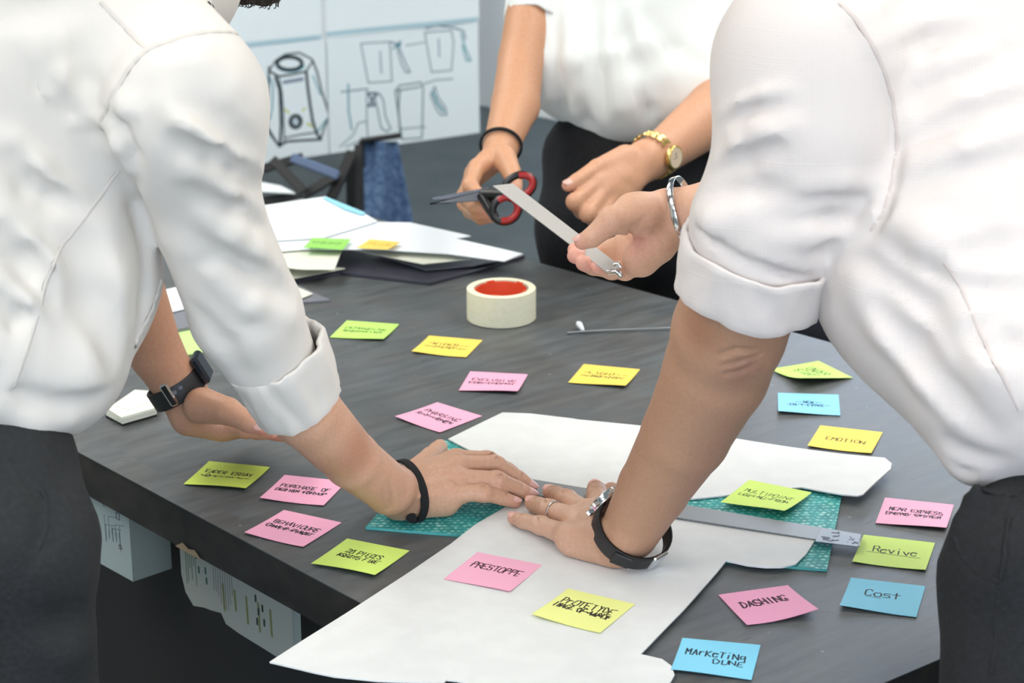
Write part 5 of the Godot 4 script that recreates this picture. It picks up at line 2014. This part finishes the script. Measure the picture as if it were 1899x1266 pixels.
	var crown := Vector3(-0.4, 0.85, -0.1)
	body.add(pd(1640, -90, 2.14), 0.055, hc - Vector3(-0.02, 0.06, 0), 0.05, 0.03)
	head(body, hc, look, crown)
	body.base = skin(200, 156, 128)
	# near arm
	var a := Blob.new()
	a.base = skin(176, 136, 110)
	var m := 0.0046
	rc(a, 1400, 480, 2.05, 112, 1352, 615, 2.11, 106, 0.005)
	rc(a, 1352, 615, 2.11, 106, 1328, 690, 2.15, 98, 0.005)
	rc(a, 1328, 690, 2.145, 98, 1272, 805, 2.21, 82, 0.005)
	rc(a, 1272, 805, 2.21, 82, 1212, 905, 2.275, 66, 0.005)
	var wrist := pt(1168, 985, m + 0.038)
	a.add(pd(1212, 905, 2.275), 66 * 2.275 / F, wrist, 0.0305, 0.005)
	var fin := [
		[[pt(1112, 945, m + 0.022), 0.0125], [pt(1108, 921, m + 0.017), 0.0115], [pt(1106, 909, m + 0.013), 0.0105], [pt(1104, 904, m + 0.011), 0.0095]],
		[[pt(1085, 948, m + 0.024), 0.0120], [pt(1052, 926, m + 0.018), 0.0105], [pt(1030, 916, m + 0.012), 0.0095], [pt(1020, 912, m + 0.010), 0.0085]],
		[[pt(1064, 961, m + 0.024), 0.0120], [pt(1018, 944, m + 0.017), 0.0105], [pt(998, 937, m + 0.012), 0.0096], [pt(987, 933, m + 0.010), 0.0086]],
		[[pt(1052, 992, m + 0.021), 0.0118], [pt(1004, 974, m + 0.014), 0.0096], [pt(970, 966, m + 0.010), 0.0084], [pt(953, 961, m + 0.008), 0.0072]]]
	var th := [[pt(1158, 965, m + 0.026), 0.017], [pt(1150, 935, m + 0.018), 0.012], [pt(1140, 915, m + 0.013), 0.010], [pt(1134, 908, m + 0.011), 0.009]]
	hand(a, wrist, 0.030, fin, th, 1.05, Vector3(-0.1, 1, 0.25))
	a.add(pt(1140, 1020, m + 0.016), 0.020, pt(1068, 1008, m + 0.014), 0.015, 0.016)
	a.cut(Vector3(0, TT + m + 0.0012, 0), Vector3.DOWN, 0.003)
	crease(a, [[[1120, 972, 1098, 962, 1076, 956], 0.004, 0.0012], [[1116, 992, 1090, 985, 1064, 980], 0.004, 0.0012], [[1102, 1016, 1108, 1030, 1112, 1042], 0.0035, -0.0016]])
	tips_tint(a, fin, th, skin(222, 160, 142), skin(196, 144, 118))
	a.spots.append([pd(1150, 1000, 2.33), 0.05, skin(206, 166, 140)])
	a.spots.append([pd(1100, 990, 2.36), 0.07, skin(222, 182, 156)])
	a.spots.append([pd(1050, 968, 2.40), 0.10, skin(222, 182, 156)])
	a.spots.append([pd(1372, 670, 2.08), 0.028, skin(146, 108, 92)])
	a.spots.append([pd(1300, 615, 2.06), 0.035, skin(160, 116, 90)])
	for q in [[1335, 660, 1365, 650, 1400, 652], [1340, 680, 1375, 672, 1408, 662], [1345, 695, 1375, 690, 1400, 678]]:       # creases of the elbow skin
		var pts := trace(a, q)
		for i in 2:
			a.add(pts[i] - ray(q[0], q[1]) * 0.0019, 0.0026, pts[i + 1] - ray(q[0], q[1]) * 0.0019, 0.0026, 0.004, 1)
	# far arm holding the ruler
	var c := Blob.new()
	c.base = skin(222, 176, 148)
	rc(c, 1490, 420, 2.44, 80, 1330, 392, 2.488, 60, 0.005)
	rc(c, 1330, 392, 2.488, 60, 1255, 402, 2.505, 52, 0.005)
	var w2 := pd(1235, 408, 2.51)
	rc(c, 1255, 402, 2.50, 52, 1235, 408, 2.51, 50, 0.005)
	var fin2 := [
		[[pd(1160, 452, 2.535), 0.0125], [pd(1118, 466, 2.57), 0.0105], [pd(1085, 466, 2.56), 0.0098], [pd(1066, 463, 2.535), 0.0085]],
		[[pd(1168, 470, 2.53), 0.0125], [pd(1120, 486, 2.565), 0.0105], [pd(1082, 478, 2.55), 0.0100], [pd(1066, 474, 2.525), 0.0090]],
		[[pd(1180, 484, 2.52), 0.0125], [pd(1136, 500, 2.55), 0.0105], [pd(1100, 494, 2.54), 0.0098], [pd(1082, 488, 2.515), 0.0090]],
		[[pd(1194, 490, 2.50), 0.0115], [pd(1160, 503, 2.525), 0.0095], [pd(1128, 500, 2.525), 0.0085], [pd(1108, 496, 2.51), 0.0075]]]
	var th2 := [[pd(1188, 402, 2.47), 0.022], [pd(1136, 408, 2.45), 0.0155], [pd(1098, 440, 2.455), 0.0112], [pd(1080, 448, 2.46), 0.0092]]
	hand(c, w2, 0.029, fin2, th2, 1.0)
	rc(c, 1215, 450, 2.49, 40, 1180, 478, 2.495, 26, 0.016)       # heel of the palm
	rc(c, 1225, 385, 2.49, 30, 1170, 385, 2.47, 26, 0.016)
	tips_tint(c, fin2, th2, skin(232, 162, 150), skin(222, 168, 144))
	for q in [[pd(1185, 440, 2.475), 0.03, skin(230, 172, 154)], [pd(1150, 430, 2.48), 0.02, skin(222, 140, 126)]]:
		c.spots.append(q)
	for q in [[1180, 412, 1170, 428, 1164, 446], [1196, 402, 1186, 416, 1182, 430], [1215, 428, 1228, 442, 1236, 456], [1172, 455, 1182, 448, 1192, 446]]:    # lines of the palm
		var pts := trace(c, q)
		for i in 2:
			c.add(pts[i] - ray(q[0], q[1]) * 0.0013, 0.002, pts[i + 1] - ray(q[0], q[1]) * 0.0013, 0.002, 0.003, 1)
	var bm := later([[body, 0.016], [a, 0.0022], [c, 0.0024]], "body", mats.skin, o)
	for i in 4:
		nail(bm, fin[i][2][0], fin[i][3][0], fin[i][3][1], Vector3(-0.1, 1, 0.1))
	nail(bm, th2[2][0], th2[3][0], th2[3][1], Vector3(-0.3, 1, 0.1))
	hair_cap(o, hc, look, crown, 0.08, 16)
	# rings on the ring finger
	var ring := thing("finger_ring", "thin silver ring on the planted hand's ring finger", "ring", pt(1028, 948, m + 0.018))
	loop_band(ring, "hoop", mats.chrome, fin[2][0][0].lerp(fin[2][1][0], 0.72), fin[2][1][0] - fin[2][0][0], Vector3.UP, 0.0114, 0.0114, 0.0022, 0.0009)
	# watch on the near wrist
	var wt := thing("wrist_watch", "silver watch on a black leather strap on the planted wrist", "watch", pt(1165, 990, m + 0.04))
	var wc := pd(1172, 984, 2.317)
	var wax := wrist - pd(1212, 905, 2.275)
	wax = (wax.normalized() + Vector3(-0.1, -0.1, -0.25)).normalized()
	var cdir := (pd(1108, 946, 2.345) - wc)
	cdir = (cdir - wax * cdir.dot(wax)).normalized()
	loop_band(wt, "strap", mats.leather, wc, wax, cdir, 0.0385, 0.0400, 0.019, 0.003)
	var cs := Soup.new()
	var ct := wc + cdir * 0.0415
	cs.tube([ct - cdir * 0.004, ct - cdir * 0.003, ct + cdir * 0.004, ct + cdir * 0.005], [0.019, 0.0205, 0.0205, 0.0185], 28)
	var sidew := cdir.cross(wax).normalized()
	for q in [-1.0, 1.0]:
		for w in [-1.0, 1.0]:
			cs.bevel_box(frame(ct + sidew * 0.021 * q + wax * 0.008 * w, wax, cdir), Vector3(0.003, 0.006, 0.008), 0.001)
	cs.tube([ct + wax * 0.0195, ct + wax * 0.0235], 0.003, 10)
	put(cs.mesh(), "case", mats.chrome, wt)
	cs = Soup.new()
	cs.tube([ct + cdir * 0.0049, ct + cdir * 0.0056], 0.0165, 28)
	put(cs.mesh(), "dial", mats.watch_glass, wt)
	cs = Soup.new()
	var far := wc - cdir * 0.0410
	cs.bevel_box(frame(far, wax, cdir), Vector3(0.021, 0.004, 0.020), 0.001)
	put(cs.mesh(), "buckle", mats.chrome, wt)
	cs = Soup.new()
	var q0 := (pd(1195, 1030, 2.23) - wc)
	q0 = (q0 - wax * q0.dot(wax)).normalized()
	var tg := wax.cross(q0).normalized()
	cs.bevel_box(frame(wc + q0 * 0.0430 + tg * 0.006, tg, q0), Vector3(0.020, 0.0022, 0.0165), 0.0008)
	put(cs.mesh(), "strap_tail", mats.leather, wt)
	# bangle on the far wrist
	var bg := thing("bangle", "open silver bangle on the wrist of the hand holding the ruler", "bracelet", pd(1265, 382, 2.47))
	loop_band(bg, "hoop", mats.chrome, pd(1268, 392, 2.500), pd(1310, 384, 2.482) - pd(1240, 402, 2.50), Vector3.UP, 0.0385, 0.0375, 0.0075, 0.0018, -65, 245)

# --- the woman at the back
func person_back() -> void:
	var o := thing("person", "person in a white blouse and black trousers holding scissors behind the table", "person", Vector3(0.19, 0, -3.6))
	var sb := Blob.new()
	rc(sb, 1158, 150, 3.50, 112, 1290, 150, 3.50, 116, 0.02)
	rc(sb, 1082, 116, 3.49, 110, 1158, 150, 3.49, 114, 0.02)
	rc(sb, 1082, 112, 3.50, 108, 1085, -250, 3.55, 118, 0.03)
	rc(sb, 1290, 150, 3.50, 116, 1300, -250, 3.55, 120, 0.05)
	rc(sb, 1180, 146, 3.47, 112, 1185, -200, 3.48, 126, 0.04)
	rc(sb, 1085, -280, 3.56, 100, 1300, -280, 3.56, 100, 0.05)
	var core := sb.A.size()
	rc(sb, 1060, -300, 3.56, 80, 1002, 6, 3.47, 62, 0.03)
	rc(sb, 1325, -300, 3.56, 80, 1408, 30, 3.52, 72, 0.03)
	crease(sb, [
		[[1028, 4, 1031, 92, 1038, 170, 1046, 226], 0.014, -0.011], [[1060, 4, 1066, 110, 1076, 210], 0.018, 0.008], [[1108, 10, 1113, 115, 1122, 206], 0.014, -0.011],
		[[1128, 4, 1136, 100, 1146, 200], 0.014, 0.008], [[1148, 2, 1159, 69, 1173, 115, 1178, 160], 0.012, -0.011], [[1175, 14, 1200, 80, 1230, 140], 0.014, 0.008],
		[[1206, 28, 1251, 92, 1300, 120], 0.013, -0.011],
		[[1000, 40, 1000, 110, 1010, 180], 0.012, 0.008], [[1180, 160, 1200, 210, 1195, 240], 0.010, -0.011], [[1080, 190, 1090, 230, 1100, 245], 0.010, -0.011]])
	var shirt := later([[sb, 0.0085]], "blouse", mats.shirt_white, o)
	rolled_cuff(shirt, mats.shirt_white, pd(1006, -30, 3.48), 68 * 3.48 / F, pd(990, 40, 3.45), 55 * 3.45 / F, 0.005, 28)
	# trousers
	var tb := Blob.new()
	rc(tb, 1098, 292, 3.53, 86, 1100, 420, 3.52, 102, 0.03)
	rc(tb, 1270, 292, 3.54, 86, 1280, 420, 3.54, 104, 0.03)
	rc(tb, 1098, 292, 3.53, 84, 1270, 292, 3.54, 84, 0.03)
	rc(tb, 1180, 320, 3.51, 90, 1185, 420, 3.50, 102, 0.03)
	var ha := pd(1103, 420, 3.52)
	var hb := pd(1280, 420, 3.54)
	var feet := legs(tb, ha, hb, 104 * 3.52 / F, Vector3(0, 0, 0.02))
	crease(tb, [[[1020, 250, 1045, 320, 1085, 380], 0.010, -0.006], [[1120, 270, 1125, 400, 1120, 500], 0.016, 0.004]])
	tb.noise = noise_of(44, 9.0, 2)
	tb.amp = 0.003
	later([[tb, 0.014]], "trousers", mats.trousers_black, o)
	shoes(o, feet, Vector3(0, 0, 1))
	var body := inner_body(sb, core, feet, [ha, hb], 0.02)
	var hc := pd(1185, -640, 3.5)
	body.add(pd(1185, -280, 3.56), 0.055, hc - Vector3(0, 0.08, 0), 0.05, 0.03)
	head(body, hc, Vector3(-0.1, -0.5, 0.85), Vector3(0, 0.9, 0.3))
	body.base = skin(206, 160, 130)
	# arm with the scissors
	var a := Blob.new()
	a.base = skin(206, 156, 122)
	rc(a, 995, -40, 3.47, 46, 966, 110, 3.42, 42, 0.005)
	rc(a, 966, 110, 3.42, 42, 956, 195, 3.36, 45, 0.005)
	rc(a, 956, 195, 3.36, 45, 930, 268, 3.27, 33, 0.005)
	var w1 := pd(926, 284, 3.25)
	rc(a, 930, 268, 3.27, 33, 926, 284, 3.25, 32, 0.005)
	var fin := [
		[[pd(884, 312, 3.19), 0.0120], [pd(872, 345, 3.14), 0.0105], [pd(892, 366, 3.12), 0.0095], [pd(908, 372, 3.12), 0.0085]],
		[[pd(878, 322, 3.21), 0.0120], [pd(862, 362, 3.16), 0.0105], [pd(880, 384, 3.13), 0.0095], [pd(900, 388, 3.125), 0.0085]],
		[[pd(876, 330, 3.23), 0.0115], [pd(862, 378, 3.18), 0.0100], [pd(884, 396, 3.14), 0.0092], [pd(906, 396, 3.13), 0.0085]],
		[[pd(876, 338, 3.25), 0.0110], [pd(872, 392, 3.20), 0.0095], [pd(892, 406, 3.16), 0.0085], [pd(914, 402, 3.14), 0.0078]]]
	var th := [[pd(935, 292, 3.21), 0.018], [pd(948, 318, 3.16), 0.0135], [pd(955, 340, 3.13), 0.0105], [pd(958, 352, 3.12), 0.0088]]
	hand(a, w1, 0.026, fin, th, 1.0)
	tips_tint(a, fin, th, skin(222, 160, 142), skin(204, 146, 116))
	# arm with the gold watch
	var c := Blob.new()
	c.base = skin(206, 156, 124)
	rc(c, 1415, 20, 3.52, 58, 1400, 150, 3.46, 62, 0.005)
	rc(c, 1400, 150, 3.46, 64, 1330, 205, 3.40, 58, 0.005)
	rc(c, 1330, 205, 3.40, 58, 1225, 285, 3.30, 40, 0.005)
	var w2 := pd(1196, 298, 3.27)
	rc(c, 1225, 285, 3.30, 40, 1196, 298, 3.27, 39, 0.005)
	var fin2 := [
		[[pd(1108, 340, 3.20), 0.0130], [pd(1066, 374, 3.16), 0.0115], [pd(1078, 392, 3.20), 0.0105], [pd(1096, 394, 3.23), 0.0090]],
		[[pd(1120, 354, 3.20), 0.0130], [pd(1090, 396, 3.16), 0.0115], [pd(1102, 408, 3.20), 0.0105], [pd(1118, 404, 3.23), 0.0090]],
		[[pd(1136, 362, 3.21), 0.0125], [pd(1112, 408, 3.17), 0.0110], [pd(1124, 416, 3.21), 0.0100], [pd(1136, 410, 3.24), 0.0090]],
		[[pd(1152, 366, 3.22), 0.0115], [pd(1132, 412, 3.19), 0.0100], [pd(1142, 418, 3.22), 0.0090], [pd(1152, 412, 3.25), 0.0080]]]
	var th2 := [[pd(1160, 292, 3.25), 0.019], [pd(1108, 312, 3.21), 0.0135], [pd(1070, 336, 3.18), 0.0110], [pd(1053, 344, 3.17), 0.0088]]
	hand(c, w2, 0.028, fin2, th2, 1.1)
	tips_tint(c, fin2, th2, skin(224, 168, 150), skin(196, 142, 112))
	var bm := later([[body, 0.018], [a, 0.003], [c, 0.003]], "body", mats.skin, o)
	nail(bm, th2[2][0], th2[3][0], th2[3][1], Vector3(-0.2, 1, 0.5))
	nail(bm, fin[3][2][0], fin[3][3][0], fin[3][3][1], Vector3(0.2, 0.4, 1))
	hair_cap(o, hc, Vector3(-0.1, -0.5, 0.85), Vector3(0, 0.9, 0.3), 0.14, 26)
	# hair tie and gold watch
	var tie := thing("hair_tie", "thin black hair tie round the wrist above the scissors", "hair tie", pd(928, 268, 3.26))
	var tax := pd(926, 290, 3.25) - pd(934, 250, 3.29)
	loop_band(tie, "loop", mats.black_cloth, pd(929, 270, 3.265), tax, Vector3.RIGHT, 0.0285, 0.0285, 0.005, 0.0035)
	var g := thing("wrist_watch", "gold link watch with a round pale dial", "watch", pd(1210, 300, 3.28))
	var gax := pd(1190, 302, 3.262) - pd(1260, 255, 3.33)
	var gc := pd(1212, 288, 3.285)
	gax = gax.normalized()
	var gs := (pd(1222, 330, 3.20) - gc)
	gs = (gs - gax * gs.dot(gax)).normalized()
	var gw := gax.cross(gs)
	for k in 22:
		var q := TAU * (k + 0.5) / 22.0
		var e := gs * cos(q) + gw * sin(q)
		if e.dot(gs) > 0.9:
			continue
		var t := gw * cos(q) - gs * sin(q)
		for w in [-1.0, 0.0, 1.0]:
			var sp := Soup.new()
			sp.bevel_box(frame(gc + e * 0.0345 + gax * 0.0052 * w + t * (0.002 if w == 0.0 else 0.0), t, e), Vector3(0.0085, 0.003, 0.0048), 0.0012)
			put(sp.mesh(), "link", mats.gold, g)
	var cs := Soup.new()
	var ct := gc + gs * 0.036
	cs.tube([ct - gs * 0.003, ct - gs * 0.002, ct + gs * 0.003, ct + gs * 0.004], [0.0165, 0.018, 0.018, 0.016], 30)
	cs.tube([ct - gax * 0.017, ct - gax * 0.021], 0.002, 8)
	put(cs.mesh(), "case", mats.gold, g)
	cs = Soup.new()
	cs.tube([ct + gs * 0.0035, ct + gs * 0.0046], 0.0146, 30)
	put(cs.mesh(), "dial", mats.gold_dial, g)
	cs = Soup.new()
	cs.bevel_box(frame(ct + gs * 0.005 + gw * 0.004, gw, gs), Vector3(0.009, 0.0005, 0.0008), 0.0002)
	cs.bevel_box(frame(ct + gs * 0.005 + gax * 0.003, gax, gs), Vector3(0.007, 0.0005, 0.0008), 0.0002)
	put(cs.mesh(), "watch_hand", mats.black_metal, g)

func make_held_things() -> void:
	# flat steel strip held between thumb and fingers
	var o := thing("metal_strip", "flat grey metal strip with a hooked end held between thumb and fingers", "tool", pd(1040, 430, 2.6))
	var s := Soup.new()
	var top := [pd(914, 344, 2.74), pd(1130, 508, 2.475), pd(1152, 494, 2.485), pd(951, 340, 2.75)]
	var nn: Vector3 = (top[1] - top[0]).cross(top[2] - top[0]).normalized()
	if nn.dot(eye - top[0]) < 0:
		nn = -nn
	var low := []
	for p in top:
		low.append(p - nn * 0.0014)
	s.hexa(low + top)
	put(s.mesh(), "blade", mats.brushed_steel, o)
	s = Soup.new()
	s.tube([pd(1128, 505, 2.472), pd(1142, 503, 2.468), pd(1150, 508, 2.468), pd(1152, 514, 2.468)], [0.003, 0.0035, 0.004, 0.003], 8)
	s.tube([pd(1138, 492, 2.472), pd(1146, 488, 2.47), pd(1152, 496, 2.47)], [0.002, 0.003, 0.002], 8)
	put(s.mesh(), "hook", mats.chrome, o)
	# scissors
	o = thing("scissors", "open scissors with black and red handles in the far hand", "scissors", pd(920, 360, 3.1))
	var pivot := pd(893, 361, 3.11)
	for k in 2:
		s = Soup.new()
		var tip := pd(797, 377, 3.10) if k == 0 else pd(802, 369, 3.105)
		var d := (pivot - tip).normalized()
		var e := (up_axis - d * up_axis.dot(d)).normalized()
		var z := -ahead * (0.0016 if k == 0 else -0.0012)
		var w := 0.0095
		var side := 1.0 if k == 1 else -1.0
		var c := [tip + z, pivot + d * 0.01 + z - e * (w * (0.6 if k == 1 else 1.0)), pivot + d * 0.01 + z + e * (w * (1.0 if k == 1 else 0.6)), tip + e * side * 0.002 + z]
		var lo := []
		for p in c:
			lo.append(p + ahead * 0.0016)
		s.hexa(lo + c)
		put(s.mesh(), "blade", mats.blade_steel, o)
	s = Soup.new()
	s.tube([pivot - ahead * 0.0015, pivot - ahead * 0.005], 0.004, 14)
	put(s.mesh(), "pivot_screw", mats.dark_red, o)
	# handles: a black shank and a ring, red on its inner side
	for k in 2:
		var path := []
		var c := pd(962, 346, 3.09) if k == 0 else pd(938, 388, 3.09)
		var rx := 0.022 if k == 0 else 0.019
		var ry := 0.0155 if k == 0 else 0.017
		var tilt := 0.5 if k == 0 else 0.7
		var ux := right_axis * cos(tilt) + up_axis * sin(tilt)
		var uy := -right_axis * sin(tilt) + up_axis * cos(tilt)
		for i in 28:
			var q := TAU * i / 28.0
			path.append(c + ux * (cos(q) * rx) + uy * (sin(q) * ry))
		s = Soup.new()
		s.tube(path, 0.0052, 10, false, true)
		var from := pivot + (c - pivot) * 0.02
		s.tube([from, from.lerp(c - ux * rx, 0.5), c - ux * rx], [0.008, 0.0078, 0.0062], 10)
		var h := put(s.mesh(), "handle", mats.black_plastic, o)
		var inner := []
		for i in 20:
			var q := -2.4 + 3.6 * i / 19.0 if k == 0 else -2.6 + 4.2 * i / 19.0
			inner.append(c + ux * (cos(q) * (rx - 0.0016)) + uy * (sin(q) * (ry - 0.0016)) - ahead * 0.0018)
		s = Soup.new()
		s.tube(inner, 0.0050, 10)
		put(s.mesh(), "grip", mats.dark_red, h)

func _ready() -> void:
	setup_camera_axes()
	var cam := Camera3D.new()
	cam.name = "camera"
	add_child(cam)
	cam.transform = Transform3D(Basis(right_axis, up_axis, -ahead), eye)
	cam.fov = rad_to_deg(2.0 * atan(CY / F))
	cam.near = 0.05
	cam.far = 60.0
	var lens := CameraAttributesPhysical.new()
	lens.frustum_focal_length = 12.0 / (CY / F)
	lens.frustum_focus_distance = 2.36
	lens.exposure_aperture = 9.0
	lens.frustum_near = 0.05
	lens.frustum_far = 60.0
	cam.attributes = lens
	cam.current = true
	var we := WorldEnvironment.new()
	we.name = "environment"
	var env := Environment.new()
	env.background_mode = Environment.BG_SKY
	var sky := Sky.new()
	var sm := ProceduralSkyMaterial.new()
	sm.sky_top_color = Color(0.74, 0.83, 0.95)
	sm.sky_horizon_color = Color(0.92, 0.95, 1.0)
	sm.ground_horizon_color = Color(0.8, 0.85, 0.9)
	sm.ground_bottom_color = Color(0.4, 0.42, 0.44)
	sm.sky_energy_multiplier = SKY
	sky.sky_material = sm
	env.sky = sky
	env.tonemap_mode = Environment.TONE_MAPPER_LINEAR
	env.tonemap_exposure = EXPOSURE
	env.sdfgi_enabled = true
	env.ssao_enabled = true
	env.ssil_enabled = true
	we.environment = env
	add_child(we)
	make_materials()
	mat("carton", rgb(132, 142, 136), 0.85)  # carton colour lowered to stand in for shade below the table top
	make_ceiling_lights()
	make_room()
	make_table()
	make_background()
	make_papers()
	make_mat_and_cards()
	make_notes()
	make_table_things()
	make_under_table()
	var t0 := Time.get_ticks_msec()
	person_left(); print(Time.get_ticks_msec() - t0); person_right(); print(Time.get_ticks_msec() - t0); person_back(); make_held_things(); finish_bodies()
	print("people ms ", Time.get_ticks_msec() - t0)

const SKY := 2.7
